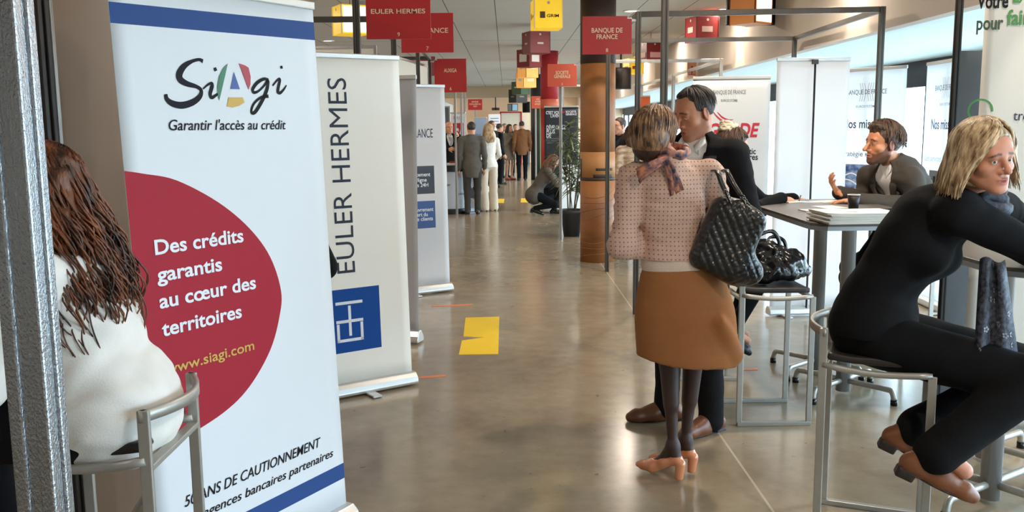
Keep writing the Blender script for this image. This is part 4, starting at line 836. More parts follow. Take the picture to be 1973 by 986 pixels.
def skin_cols(V, base, heads=(), lips=(176, 96, 88), brow=(60, 44, 34), stub=None, blush=.0, tights=None):
    C = np.tile(np.array(lin(base)), (len(V), 1)); mixc = lambda m, c: C*(1-m[:, None])+np.array(lin(c))*m[:, None]
    ss = lambda a, b, x: np.clip((x-a)/(b-a), 0, 1)**2*(3-2*np.clip((x-a)/(b-a), 0, 1))
    for c, R, q in heads:
        p = (V-c)@R/q; x, y, z = np.abs(p[:, 0]), p[:, 1], p[:, 2]; near = (np.linalg.norm(p, axis=1) < .16)
        if stub is not None:
            z0 = np.interp(y, [-.02, .0, .02, .04, .07, .088, .1], [.03, .012, -.022, -.044, -.058, -.052, -.050]); lipm = ss(1.25, .95, np.sqrt((x/.026)**2+((z+.0725)/.0125)**2))
            m = near*ss(.003, -.007, z-z0)*ss(-.022, -.010, y)*ss(-.150, -.125, z)*(1-lipm)*stub[1]; C = mixc(np.clip(m, 0, 1), stub[0])
        m = near*ss(1.15, .8, np.sqrt((x/.0245)**2+((z+.0718)/.0125)**2))*(y > .075); C = mixc(m*.8, lips)
        bz = .0265-.010*np.clip((x-.02)/.03, -1, 1)**2; m = near*ss(.0052, .003, np.abs(z-bz))*ss(.010, .015, x)*ss(.054, .048, x)*(y > .04); C = mixc(m*.9, brow)
        m = near*ss(1.1, .5, np.sqrt((x/.014)**2+((y-.105)/.03)**2+((z+.036)/.014)**2)); C = mixc(m*.25, (190, 96, 84))
        m = near*(x > .070)*(y < .02)*(z < .03)*(z > -.05); C = mixc(m*.25, (196, 100, 80))
        m = near*ss(1.2, .8, np.sqrt(((x-.031)/.0185)**2+((z-.003)/.0105)**2))*(y > .06); C = mixc(m*.35, (108, 66, 54))
    if tights is not None: m = (V[:, 2] < tights[1]).astype(float); C = mixc(m, tights[0])
    return C
def eyes(root, c, R, q=1., look=(0, 1, 0), iris=(70, 60, 50)):
    for x in (-1, 1):
        b = MB(); p = c+R@(V3(x*.031, .0752, -.0005)*q); r = .0127*q; g = R@nrm(look); s, t, d = frame(g); vs = []; n = 20; rings = 12
        th = [0, .18, .19, .42, .43]+list(np.linspace(.6, PI, 8))
        vv = np.concatenate([p+r*(math.cos(a)*d+math.sin(a)*(np.cos(np.arange(n)*2*PI/n)[:, None]*s+np.sin(np.arange(n)*2*PI/n)[:, None]*t)) for a in th])
        for k in range(len(th)-1):
            m = mat('pupil', (10, 9, 9), .1) if k < 1 else mat('iris_%d' % iris[0], iris, .15) if k < 3 else mat('eye_white', (222, 216, 208), .15)
            i0 = k*n; b.add(vv[i0:i0+2*n], [(j, n+j, n+(j+1) % n, (j+1) % n) for j in range(n)], m, True)
        b.build('eye', root)
def hair_obj(root, parts, m, name='hair'):                             # parts: (V, Q) volumes and tube strands in one mesh
    b = MB()
    for p in parts:
        if isinstance(p, tuple): b.add(p[0], p[1].tolist(), m, True)
        else:
            for path, r in p: b.tube(path, r, m, 5, True)
    return b.build(name, root)
def shoe(root, an, d, up, m, L=.27, style='flat', sole=None, s=1., vox=.005):
    up = nrm(up); d = nrm(np.asarray(d, float)-up*(np.asarray(d, float)@up)); R = np.array([np.cross(d, up), d, up]).T; S = SDF(vox); f = L/.27*s
    if style == 'pump':
        S.cap((0, -.045, .100), (0, .02, .072), .0305, .032, .02); S.cap((0, .02, .072), (0, .085, .036), .032, .037, .02); S.cap((0, .085, .034), (0, .15, .024), .037, .024, .02); S.cap((0, .15, .024), (0, .178, .021), .024, .015, .01)
        S.half((0, -.05, .132), (0, -.12, 1)); S.ell((0, .02, .118), (.025, .088, .042), rotx(-.47), .006, 's'); S.box((0, -.01, -.006), (.06, .10, .052), rotx(-.50), .01, .006, 's')
        S.cap((0, -.066, .080), (0, -.058, .0), .026, .021, .006); S.half((0, 0, .0), (0, 0, -1)); off = .165
    else:
        S.cap((0, -.055, .034), (0, .06, .034), .035, .038, .02); S.cap((0, .06, .030), (0, .15, .026), .041, .035, .02); S.cap((0, .15, .026), (0, .185, .022), .035, .024, .02); S.cap((0, -.04, .05), (0, -.015, .10), .036, .034, .02); S.cap((0, .0, .085), (0, .09, .045), .031, .03, .02)
        S.half((0, 0, .105), (0, 0, 1)); S.half((0, 0, .0), (0, 0, -1)); off = .082
    V, Q = S.mesh(); o = an-up*off
    if style == 'pump': o = an-up*.15-d*(-.02)
    X = lambda v: v*f@R.T+o; b = MB(); b.add(X(V), Q.tolist(), m, True)
    if style != 'pump':
        ms = sole or mat('shoe_sole', (40, 30, 25), .5); S = SDF(vox); S.box((0, -.052, -.006), (.028, .034, .022), rd=.010, k=.01); S.ell((0, .075, .004), (.036, .10, .009), None, .01); S.half((0, 0, -.0245), (0, 0, -1)); v, q2 = S.mesh(); b.add(X(v), q2.tolist(), ms, True)
    return b.build('shoe', root)
def garment(name, root, S, m): V, Q = S.mesh(); return mesh_obj(name, V, Q, m, root)
M_skin = vmat('skin', .5, .06, 260., .06)
def mcloth(name, rgb, rough=.85, bump=.25, sc=260., sheen=.0, var=.1): return mat(name, rgb, rough, var=var, scale=14, bump=bump, bscale=sc, sheen=sheen, spec=.18)
def hairmat(name, a, b, rough=.5, sc=40): return mat(name, a, rough, var=0, scale=sc, rgb2=b, stretch=(1, 1, .35), bump=.35, bscale=140)
def person(loc, rz, label, group=None): return empty('person', (loc[0], loc[1], 0), rz, label, 'person', group)
def local(loc, rz):
    R = rotz(rz); return lambda px, py, Y: R.T@(P(px, py, Y)-V3(loc[0], loc[1], 0))
# ---------------------------------------------------------------- short haired woman in the pink sweater, seen from behind
def short_cap(c, R, q, vox=.006, r=(.090, .112, .100), low=-.09, front=.03, extra=None):
    S = SDF(vox); T = lambda x, y, z: c+R@(V3(x, y, z)*q); S.ell(T(0, -.018, .036), V3(*r)*q, R, .02)
    if extra: extra(S, T, R)
    return S, T
def strands(c, R, q, n, rad, length, start, r0=.0035, seed=1, phi=(-PI, PI), flare=.0, jit=.012, sweep=None, wave=0., freq=9.):
    rg = np.random.default_rng(seed); out = []
    for i in range(n):
        a = aa = rg.uniform(*phi); l = length(a)*rg.uniform(.86, 1.05); e0 = rg.uniform(*start); ph = rg.uniform(0, 6.28); pts = []; k = rg.uniform(.99, 1.035)
        for t in np.linspace(0, 1, 13):
            if sweep: a = aa+(sweep(aa)-aa)*(1-(1-t)**2)
            s = e0+t*l                                                   # arc length in radians from the crown
            if s < PI*.52: x, y, z = rad[0]*math.sin(s)*math.sin(a), rad[1]*math.sin(s)*math.cos(a), rad[2]*math.cos(s)
            else:
                u = s-PI*.52; w_ = 1+flare*u; x, y, z = rad[0]*w_*math.sin(a), rad[1]*w_*math.cos(a), rad[2]*(math.cos(PI*.52)-u*.95)
            o = V3(wave*math.sin(freq*t+ph), wave*math.cos(freq*t+ph*1.3), 0)+jit*.3*math.sin(4*t+ph); pts.append(c+R@((V3(x*k, y*k-.018, z*k+.036)+o)*q))
        out.append((np.array(pts), np.array([r0*(.6+.5*math.sin(PI*min(1, .15+.8*t)))*(1-.6*max(0, t-.75)*4) for t in np.linspace(0, 1, 13)])))
    return out
lw = (.755, 4.02); wr_ = .06; p = person(lw, wr_, 'woman seen from behind in pink openwork sweater, tan skirt and nude pumps')
J = joints(1.66, True, .075); q = J['k']
J.update(neck=V3(-.055, -.02, 1.475), head=V3(-.105, .01, 1.575), shL=V3(-.205, .0, 1.395), shR=V3(.150, .01, 1.405), chest=V3(-.03, .0, 1.27), waist=V3(.0, 0, 1.10), pelvis=V3(.03, 0, .95),
         elL=V3(-.245, -.03, 1.105), wrL=V3(-.13, .20, 1.09), elR=V3(.235, .03, 1.12), wrR=V3(.11, .24, 1.16), hipL=V3(-.04, 0, .9), hipR=V3(.12, .02, .9), knL=V3(-.02, .02, .56), knR=V3(.10, .05, .56), anL=V3(-.005, -.02, .165), anR=V3(.075, .06, .165))
Hc, HR = J['head'], headR(-.55, -.12, .05)
S = SDF(.006); torso(S, J, -.01)
for s in 'LR': arm(S, J, s, -.006); leg(S, J, s, -.008, (.085, .052, .031)); fd = V3(-.72, .7, 0); S.cap(J['an'+s], J['an'+s]+fd*.055+V3(0, 0, -.082), .030, .024, .02); S.cap(J['an'+s]+fd*.055+V3(0, 0, -.082), J['an'+s]+fd*.14+V3(0, 0, -.122), .022, .013, .02); S.cap(J['an'+s], J['an'+s]-fd*.022+V3(0, 0, -.05), .028, .024, .02)
for s, sd in (('L', 1), ('R', -1)): hand(S, J['wr'+s], V3(.5 if s == 'L' else -.5, .8, .1), V3(0, 0, 1), sd, .5)
head(S, Hc, HR, .95, True); neck(S, Hc, HR, J['neck'], .95, .047); V, Q = S.mesh()
mesh_obj('body', V, Q, M_skin, p, skin_cols(V, (196, 140, 112), [(Hc, HR, .95)], tights=((62, 42, 36), .80))); eyes(p, Hc, HR, .95)
M_knit = mcloth('pink_knit', (214, 178, 160), .9, .3, 300); _nt = M_knit.node_tree                         # rows of small open dots in the knit
def knit_dots(m):
    N = m.node_tree.nodes; L = m.node_tree.links; b = N['Principled BSDF']; old = b.inputs['Base Color'].links[0].from_socket; tc = N.new('ShaderNodeTexCoord'); sx = N.new('ShaderNodeSeparateXYZ'); L.new(tc.outputs['Object'], sx.inputs[0])
    u = math_n(N, L, 'PINGPONG', sx.outputs[0], .0085); v = math_n(N, L, 'PINGPONG', sx.outputs[2], .0095); y_ = math_n(N, L, 'PINGPONG', sx.outputs[1], .0085)
    a = math_n(N, L, 'LESS_THAN', u, .0026); bq = math_n(N, L, 'LESS_THAN', v, .0026); k = math_n(N, L, 'MULTIPLY', a, bq)
    x = N.new('ShaderNodeMix'); x.data_type = 'RGBA'; L.new(k, x.inputs[0]); L.new(old, x.inputs[6]); x.inputs[7].default_value = (*lin((150, 104, 86)), 1); L.new(x.outputs[2], b.inputs['Base Color'])
knit_dots(M_knit)
S = SDF(.007); torso(S, J, .014, .06, 1.0)
for s in 'LR': arm(S, J, s, .014, to=.9)
S.cap(J['elL']+V3(0, .0, -.01), J['elL']+V3(.03, .03, -.01), .066, .058, .04)
S.ell((.015, .0, 1.02), (.178, .135, .10), None, .05); S.ell(J['neck']+V3(0, .01, .06), (.068, .07, .07), None, .01, 's'); S.half((0, 0, 1.035), (0, 0, -1)); S.noise(.004, (38, 38, 62), 1.); S.noise(.003, (20, 20, 85), 2.3)
garment('sweater', p, S, M_knit)
S = SDF(.006); S.ell((.018, 0, 1.02), (.176, .134, .14), None); S.half((0, 0, 1.045), (0, 0, 1)); S.half((0, 0, .972), (0, 0, -1)); garment('hem_band', p, S, mcloth('cream_rib', (226, 204, 186), .9, .5, 200))
S = SDF(.007)
for k in range(12):
    t = k/11; z = .99-.435*t; S.ell((.025+.035*t, .0, z), (.168+.052*math.sin(min(1, t*1.6)*PI/2), .128+.03*t, .06), None, .045)
S.half((0, 0, 1.0), (0, 0, 1)); S.half((.0, 0, .575), (-.09, .05, -1)); S.noise(.004, (16, 14, 5), .7); S.cap((.17, -.135, .76), (.26, -.06, .60), .012, .03, .05); garment('skirt', p, S, mcloth('tan_suede', (158, 104, 62), .8, .15, 180))
M_pump = mat('nude_patent', (214, 138, 98), .12, var=.04, coat=.8)
for s in 'LR': shoe(p, J['an'+s]+V3(0, 0, -.0), V3(-.72, .7, 0), V3(0, 0, 1), M_pump, .25, 'pump')
M_bob = hairmat('streaked_hair', (60, 38, 26), (172, 126, 86), .45, 60)
S, T = short_cap(Hc, HR, .95, .006, (.093, .114, .098)); S.ell(T(0, -.06, -.02), V3(.084, .07, .085), HR, .03)
S.box(T(0, .13, -.06), V3(.07, .08, .085), HR, .03, .02, 's'); S.half(T(0, -.05, -.10), HR@V3(0, -.25, -1)); v0 = S.mesh()
st_ = strands(Hc, HR, .95, 420, (.096, .118, .103), lambda a: 2.0 if abs(a) > 1.1 else 1.25, (.05, .5), .0042, 5, flare=-.16, jit=.02)
hair_obj(p, [v0, st_], M_bob)
S = SDF(.006); S.ell(T(0, -.052, -.058), V3(.074, .064, .062), HR, .02); S.half(T(0, 0, -.03), HR@V3(0, .2, 1)); v1 = S.mesh(); hair_obj(p, [v1, strands(Hc, HR, .93, 200, (.086, .112, .095), lambda a: .75, (1.45, 1.75), .0035, 15, (2.0, 2*PI-2.0), -.5, .01)], hairmat('dark_nape_hair', (44, 28, 21), (78, 52, 38), .5), 'nape_hair')
# scarf: ring round the neck, knot at the nape, two tails
M_scarf = mat('patterned_scarf', (36, 44, 74), .6, var=0, scale=34, rgb2=(204, 132, 100), bump=.1); b = MB(); nk = J['neck']+V3(.005, .005, .015)
ring = [nk+V3(.078*math.cos(t), .074*math.sin(t), .012+.016*math.sin(t*2)+.012*math.cos(t)) for t in np.linspace(0, 2*PI, 30)]
b.tube(ring, [.021+.004*math.sin(9*t) for t in np.linspace(0, 6, 30)], M_scarf, 10); kn = nk+V3(-.03, -.085, -.012)
b.tube([kn+V3(-.03, 0, .0), kn, kn+V3(.03, 0, 0)], [.014, .024, .014], M_scarf, 10)
def tail(a, d, n_, L, w0, w1, seed):
    g = []; d = nrm(d); n_ = nrm(n_)
    for i, t in enumerate(np.linspace(0, 1, 12)):
        c = a+d*L*t+V3(0, -.012-.02*math.sin(t*3), -.035*t*t); w = w0+(w1-w0)*t; g.append([c+n_*w*u+V3(0, -.008*math.sin(7*u+5*t+seed), 0) for u in np.linspace(-1, 1, 7)])
    b.sheet(g, M_scarf, .003)
tail(kn, (-.85, -.1, -.25), (.25, 0, -.9), .13, .014, .032, 1); tail(kn, (.38, -.05, -.85), (.9, 0, .4), .12, .014, .032, 2); b.build('scarf', p)
# her quilted bag hangs from the shoulder: a thing of its own
bg = empty('handbag', (lw[0]+.185, lw[1]-.13, .93), wr_, 'black quilted leather handbag with chain straps hanging from the shoulder of the woman in pink', 'handbag')
M_quilt = mat('quilted_leather', (24, 22, 23), .28, var=.1, coat=.3, bump=.15, scale=40)
BR = roty(.40)@rotz(-.2); S = SDF(.006); S.box((0.01, 0, .20), (.125, .055, .165), BR, .05, .02); S.ell(BR@V3(0, 0, -.0)+V3(.07, 0, .075), (.105, .06, .075), BR, .05); S.ell(BR@V3(.0, 0, .12)+V3(.0, 0, .20), (.085, .045, .06), BR, .04); V, Q = S.mesh()
cx = (V-V3(.01, 0, .20))@BR; a_, b_ = (cx[:, 0]+cx[:, 2])/.042, (cx[:, 0]-cx[:, 2])/.042; puff = .007*(np.abs(np.sin(a_*PI/1.0))*np.abs(np.sin(b_*PI/1.0)))**.5
g = np.sign(cx[:, 1])[:, None]*BR[:, 1]*puff[:, None]; mesh_obj('bag_body', V+g, Q, M_quilt, bg)
b = MB(); top = V3(.0, 0, .20)+BR@V3(0, 0, .15)
M_chain = mat('chain_metal', (120, 116, 112), .25, 1.); stp = []
for s_, (sx, sy) in enumerate(((-.05, -.045), (.05, -.03))):
    e0 = V3(.01, 0, .20)+BR@V3(sx, sy, .145); e1 = V3(-.035+.05*s_, -.005+.02*s_, .475); cb = MB()
    for i, t in enumerate(np.linspace(0, .42, 9)):
        c = e0+(e1-e0)*t; d = nrm(e1-e0); s1, s2, _ = frame(d); A, Bv = (s1, d) if i % 2 else (s2, d)
        cb.tube([c+.0095*math.cos(u)*A+.013*math.sin(u)*Bv for u in np.linspace(0, 2*PI, 13)], .0032, M_chain, 6)
    cb.build('chain', bg); m_ = e0+(e1-e0)*.46; e2 = V3(-.03+.05*s_, .14, .46); pts = smooth_path([m_, e0+(e1-e0)*.8, e1+V3(0, .01, .012), (e1+e2)/2+V3(0, 0, .03), e2, e2+V3(.04, .0, -.12)], 6)
    gg = [[pp+V3(u, 0, 0) for u in (-.011, 0, .011)] for pp in pts]; MB().sheet(gg, M_quilt, .005).build('strap', bg)
MB().lathe([(0, 0), (.007, .002), (.005, .006), (0, .007)], (0, 0, 0), M_chain, 10).build('stud', bg, loc=(.06, -.075, .10), rot=(PI/2, 0, 0))
MB().lathe([(0, 0), (.007, .002), (.005, .006), (0, .007)], (0, 0, 0), M_chain, 10).build('stud', bg, loc=(.01, -.07, .12), rot=(PI/2, 0, 0))
def trim_strands(st, c, R, q, hl=.082, back=-.075):                    # keep strands clear of the face
    out = []
    for path, r in st:
        l = ((path-c)@R)/q; ok = ~((l[:, 1] > .035) & (l[:, 2] < hl-.25*np.maximum(0, np.abs(l[:, 0])-.03))) & (l[:, 2] > np.where(l[:, 1] > -.02, -.01, back))
        n = int(np.argmin(ok)) if not ok.all() else len(ok)
        if n >= 4: out.append((path[:n], np.concatenate([r[:n-1], [r[n-1]*.3]])))
    return out
# ---------------------------------------------------------------- man in the black suit
def suit(p, J, mj, mt, ms, vox=.009, V_open=True, hem=.2, tr=(.098, .068, .062), tie=None, collar=True, jt=.026):
    R = tframe(J); q = J['k']; S = SDF(vox); torso(S, J, .010, .05)
    c = J['neck']; S.ell(c+R@V3(0, .0, .075), (.066, .066, .07), R, .01, 's'); garment('shirt', p, S, ms)
    S = SDF(vox); torso(S, J, jt, .06); 
    for s in 'LR': arm(S, J, s, .0, (.072, .060, .044), to=.94, k=.018)
    S.ell(J['pelvis']+R@V3(0, 0, -.10), V3(.182, .142, .30)*q, R, .06); S.half(J['pelvis']+R@V3(0, 0, -hem), -R[:, 2])
    S.ell(c+R@V3(0, .015, .08), (.074, .076, .085), R, .01, 's')
    if V_open: S.cap(c+R@V3(0, .13, .0), J['waist']+R@V3(0, .205, .03), .10, .035, .01, 's')
    S.noise(.004, (24, 24, 30), .5); S.noise(.003, (14, 14, 60), 1.9); garment('jacket', p, S, mj)
    if collar:
        for s in (-1, 1):
            b = MB(); a0 = c+R@V3(s*.058, .045, .04); a1 = c+R@V3(s*.012, .095, -.02); a2 = c+R@V3(s*.052, .108, -.075)
            b.sheet([[a0, a0*.5+a2*.5+R@V3(s*.02, .01, .01)], [a0*.5+a1*.5+R@V3(0, .008, 0), a1*.5+a2*.5+R@V3(0, .01, 0)], [a1, a2]], ms, .005); b.build('shirt_collar', p)
        b = MB(); b.tube([c+R@V3(.060*math.cos(t), .060*math.sin(t)-.004, .035-.022*math.sin(t)) for t in np.linspace(-.9, PI+.9, 24)], .012, ms, 8); b.build('collar_band', p)
    if V_open:
        b = MB()
        for s in (-1, 1):
            top = c+R@V3(s*.085, .02, .035); md = J['chest']+R@V3(s*.082, .142, .07)*q; lo = J['waist']+R@V3(s*.02, .148, .03)*q
            ed = smooth_path([top, c+R@V3(s*.082, .09, -.06), md, lo], 6); gg = []
            for i, pp in enumerate(ed):
                t = i/(len(ed)-1); ww = .052*math.sin(PI*min(1, .18+.8*t))+.004; gg.append([pp+R@V3(-s*.012, .006, 0), pp+R@V3(s*ww*.5, .012, 0), pp+R@V3(s*ww, .002-.02*t*(1-t), 0)])
            b.sheet(gg, mj, .007)
        b.build('lapel', p)
    if tie: 
        b = MB(); gg = [[J['chest']*(1-t)+c*t+R@V3(u*(.03-.015*t), .118+.012*math.cos(t*3)-.025*t, -.05*(1-t)) for u in (-1, 0, 1)] for t in np.linspace(0, 1, 8)]; b.sheet(gg, tie, .006); b.build('tie', p)
    S = SDF(vox); S.ell(J['pelvis'], V3(.170, .128, .12)*q, R, .05)
    for s in 'LR': leg(S, J, s, .0, tr, to=1.04, calf=False)
    S.half(J['waist']+R@V3(0, 0, .02), R[:, 2]); S.noise(.004, (18, 18, 34), 1.1); garment('trousers', p, S, mt)
lm = (.985, 4.74); rm = math.radians(150); p = person(lm, rm, 'man in black suit and open white shirt bending towards the woman in pink'); J = joints(1.86); q = J['k']; LM = local(lm, rm)
Hc = LM(1338, 218, 4.70); Hc[0] = Hc[0]; J['head'] = Hc; J['neck'] = V3(Hc[0]*.5, -.01+.0, 1.535); HR = headR(math.radians(-34), -.30, .04)
J['shL'] = V3(-.20, .0, 1.475); J['shR'] = V3(.20, .0, 1.475); J['chest'] = V3(0, 0, 1.34); J['elL'] = V3(-.275, -.02, 1.17); J['wrL'] = V3(-.17, .20, 1.10); J['elR'] = V3(.26, .0, 1.17); J['wrR'] = V3(.15, .22, 1.1)
S = SDF(.0045); torso(S, J, -.012)
for s in 'LR': arm(S, J, s, -.01); leg(S, J, s, -.02)
for s, sd in (('L', 1), ('R', -1)): hand(S, J['wr'+s], V3(.3 if s == 'L' else -.3, .8, 0), V3(0, 0, -1), sd, .4)
head(S, Hc, HR, 1.06, jaw=1.05, nose=1.1, lid=1); neck(S, Hc, HR, J['neck'], 1.06, .056); V, Q = S.mesh()
mesh_obj('body', V, Q, M_skin, p, skin_cols(V, (190, 128, 96), [(Hc, HR, 1.06)], brow=(52, 38, 30), lips=(160, 90, 78), stub=((120, 84, 66), .35))); eyes(p, Hc, HR, 1.06, (0, .7, -.7))
M_blk_w = mcloth('black_wool', (22, 21, 23), .9, .2, 300); M_shirt = mcloth('white_cotton', (226, 224, 222), .8, .1, 300)
RI = rotz(-rm); J['anR'] = RI@(V3(.875, 4.87, .085)-V3(*lm, 0)); J['anL'] = RI@(V3(1.075, 4.66, .085)-V3(*lm, 0)); J['knR'] = J['anR']*.5+J['hipR']*.5+V3(0, .03, .02); J['knL'] = J['anL']*.5+J['hipL']*.5+V3(0, .03, .02)
suit(p, J, M_blk_w, M_blk_w, M_shirt, .008)
S, T = short_cap(Hc, HR, 1.06, .005, (.0815, .1015, .0895)); S.box(T(0, .118, .005), V3(.066, .062, .092), HR, .03, .012, 's'); S.ell(T(.038, .085, .085), V3(.022, .04, .022), HR, .012, 's'); S.ell(T(-.038, .085, .085), V3(.022, .04, .022), HR, .012, 's'); S.box(T(0, .04, -.075), V3(.12, .065, .085), HR, .02, .01, 's'); S.half(T(0, -.06, -.07), HR@V3(0, -.2, -1)); S.noise(.0015, (120, 120, 60), .2); v0 = S.mesh()
stx = strands(Hc, HR, 1.06, 260, (.0815, .102, .0895), lambda a: 1.0 if abs(a) < .8 else 1.5, (.02, .5), .0028, 8, jit=.01); M_dkh = hairmat('dark_brown_hair', (32, 23, 19), (66, 54, 46), .6)
hair_obj(p, [v0, trim_strands(stx, Hc, HR, 1.06, .096)], M_dkh)
M_tan = mat('tan_leather', (116, 70, 44), .35, var=.15, scale=20)
shoe(p, J['anR'], RI@V3(-1, -.12, 0), V3(0, 0, 1), M_tan, .30); shoe(p, J['anL'], RI@V3(-.8, -.55, 0), V3(0, 0, 1), M_tan, .30)
M_black = mcloth('black_knit', (17, 17, 19), .92, .25, 260); M_blackt = mcloth('black_trouser_cloth', (15, 15, 17), .9, .2, 300)
# ---------------------------------------------------------------- blonde woman in black on the front stool
lb = (ST_B[0], ST_B[1]); LB = local(lb, A_B); p = person(lb, A_B, 'blonde woman in black sitting on the front stool and looking over her shoulder'); J = joints(1.66, True)
J['pelvis'] = V3(0, -.02, .83); J['neck'] = LB(1862, 388, 3.36); J['shR'] = LB(1838, 408, 3.22); J['shL'] = LB(1930, 405, 3.56); J['waist'] = V3(0, -.0, .98); J['chest'] = J['waist']*.4+J['neck']*.6+V3(-.0, -.06, -.02)
J['hipR'] = V3(.10, .03, .80); J['hipL'] = V3(-.10, .03, .80); J['knR'] = LB(1985, 735, 3.10); J['knL'] = LB(1990, 715, 3.36); J['anR'] = LB(1812, 868, 3.08); J['anL'] = LB(1775, 822, 3.34)
J['elR'] = LB(1992, 478, 3.22); J['wrR'] = LB(2050, 445, 3.40); J['elL'] = LB(2010, 470, 3.75); J['wrL'] = LB(2050, 440, 3.6)
Hc = LB(1899, 304, 3.20); HRb = headR(math.radians(-77-90)-A_B, -.10, .10)
S = SDF(.0042); torso(S, J, -.01)
for s in 'LR': arm(S, J, s, -.008, (.056, .044, .030)); leg(S, J, s, -.012); S.cap(J['an'+s], J['an'+s]+nrm(V3(0, .75, -.6))*.1, .032, .03)
for s, sd in (('L', 1), ('R', -1)): hand(S, J['wr'+s], V3(-.5 if s == 'R' else .5, .5, .5), V3(0, -1, 0), sd, .6)
head(S, Hc, HRb, .97, True, jaw=1.04, open_=.001); neck(S, Hc, HRb, J['neck'], .97, .05); V, Q = S.mesh()
mesh_obj('body', V, Q, M_skin, p, skin_cols(V, (204, 142, 116), [(Hc, HRb, .97)], lips=(172, 92, 86), brow=(84, 60, 44))); eyes(p, Hc, HRb, .97, (.35, 1, .05), (74, 86, 92))
S = SDF(.007); torso(S, J, .032, .07, 1.10)
for s in 'LR': arm(S, J, s, .012, (.066, .056, .040), to=.95)
S.ell(J['pelvis']+V3(0, 0, .02), (.185, .15, .13), None, .06); S.ell(J['neck']+V3(0, .02, .07), (.066, .066, .06), None, .01, 's'); S.half(J['pelvis']+V3(0, 0, -.01), (0, 0, -1)); S.noise(.004, (22, 22, 34), .9); garment('sweater', p, S, M_black)
S = SDF(.007); S.ell(J['pelvis']+V3(0, -.01, -.01), (.185, .155, .13), None)
for s in 'LR': leg(S, J, s, .0, (.112, .094, .078), to=1.0, calf=False); S.cap(J['an'+s]-nrm(J['an'+s]-J['kn'+s])*.1, J['an'+s]+nrm(J['an'+s]-J['kn'+s])*.02, .068, .074, .02)
S.half(J['pelvis']+V3(0, 0, .09), (0, 0, 1)); S.half(V3(0, 0, .745), (0, 0, -1)) if 0 else None; S.noise(.004, (20, 20, 24), .4); garment('trousers', p, S, M_blackt)
M_loaf = mat('brown_loafer', (124, 74, 46), .38, var=.2, scale=24)
fR = (LB(1875, 950, 3.02)-LB(1755, 893, 3.08)); uR = nrm(np.cross(np.cross(fR, V3(0, 0, 1)), fR)); dn = nrm(J['anR']-J['knR']); dm = nrm(J['anL']-J['knL']); shoe(p, J['anR']+dn*.045, fR, uR, M_loaf, .265); shoe(p, J['anL']+dm*.045, fR, uR, M_loaf, .265)
M_blond = hairmat('blonde_hair', (122, 90, 58), (226, 198, 158), .42, 50)
S, T = short_cap(Hc, HRb, .97, .006, (.092, .114, .096)); S.ell(T(0, -.05, -.03), V3(.094, .085, .10), HRb, .03); S.box(T(-.005, .115, -.03), V3(.068, .07, .108), HRb, .03, .02, 's'); S.half(T(0, 0, -.105), HRb@V3(0, -.35, -1)); v0 = S.mesh()
kw = dict(flare=.26, jit=.025, wave=.004, freq=5)
st1 = strands(Hc, HRb, .97, 420, (.098, .120, .104), lambda a: 2.9, (.02, .4), .0042, 21, (1.3, 2*PI-1.3), **kw)
st2 = strands(Hc, HRb, .97, 330, (.099, .121, .106), lambda a: 2.75, (.05, .45), .0040, 22, (-.55, 1.4), sweep=lambda a: 1.25+.55*(a+.55)/1.95, **kw); st3 = strands(Hc, HRb, .97, 180, (.099, .121, .106), lambda a: 2.4, (.05, .4), .0040, 23, (-1.4, -.55), sweep=lambda a: -1.75+.45*(a+1.4)/.85, **kw)
hair_obj(p, [v0, st1, st2, st3], M_blond)
M_flow = mat('dark_flowered_scarf', (20, 21, 30), .7, var=0, scale=60, rgb2=(76, 80, 96), bump=.1); b = MB(); nk = J['neck']+V3(.0, .03, .03)
for k in range(3): b.tube([nk+V3((.085+.012*k)*math.cos(t), (.08+.012*k)*math.sin(t), -.02*k+.02*math.sin(t*2+k)) for t in np.linspace(0, 2*PI, 30)], [.022+.006*math.sin(7*t+k) for t in np.linspace(0, 6, 30)], M_flow, 9)
g = []
for i, t in enumerate(np.linspace(0, 1, 16)):
    px, py = 1908+12*t, 400+300*t; g.append([LB(px+u*(14+30*t), py+6*math.sin(u*3), 3.16+.02*math.sin(u*6+3*t)+(-.02 if t < .3 else 0)) for u in np.linspace(-1, 1, 9)])
b.sheet(g[5:], M_flow, .003); rg = np.random.default_rng(4); M_petal = mat('scarf_petal', (150, 154, 164), .7)
for k in range(16):
    i, j_ = rg.integers(8, 15), rg.integers(1, 8); c = g[i][j_]; s1 = nrm(g[i][j_]-g[i][j_-1]); s2 = nrm(g[i][j_]-g[i-1][j_]); nn = nrm(np.cross(s1, s2)); vw = nrm(LB(1900, 500, .5)-c); nn = nn if nn@vw > 0 else -nn
    for a in np.arange(5)*1.257:
        o_ = c+nn*.004+(s1*math.cos(a)+s2*math.sin(a))*.008; b.add([o_+(s1*math.cos(t)+s2*math.sin(t))*.0042 for t in np.linspace(0, 2*PI, 8, False)], [list(range(8))], M_petal)
b.build('scarf', p)
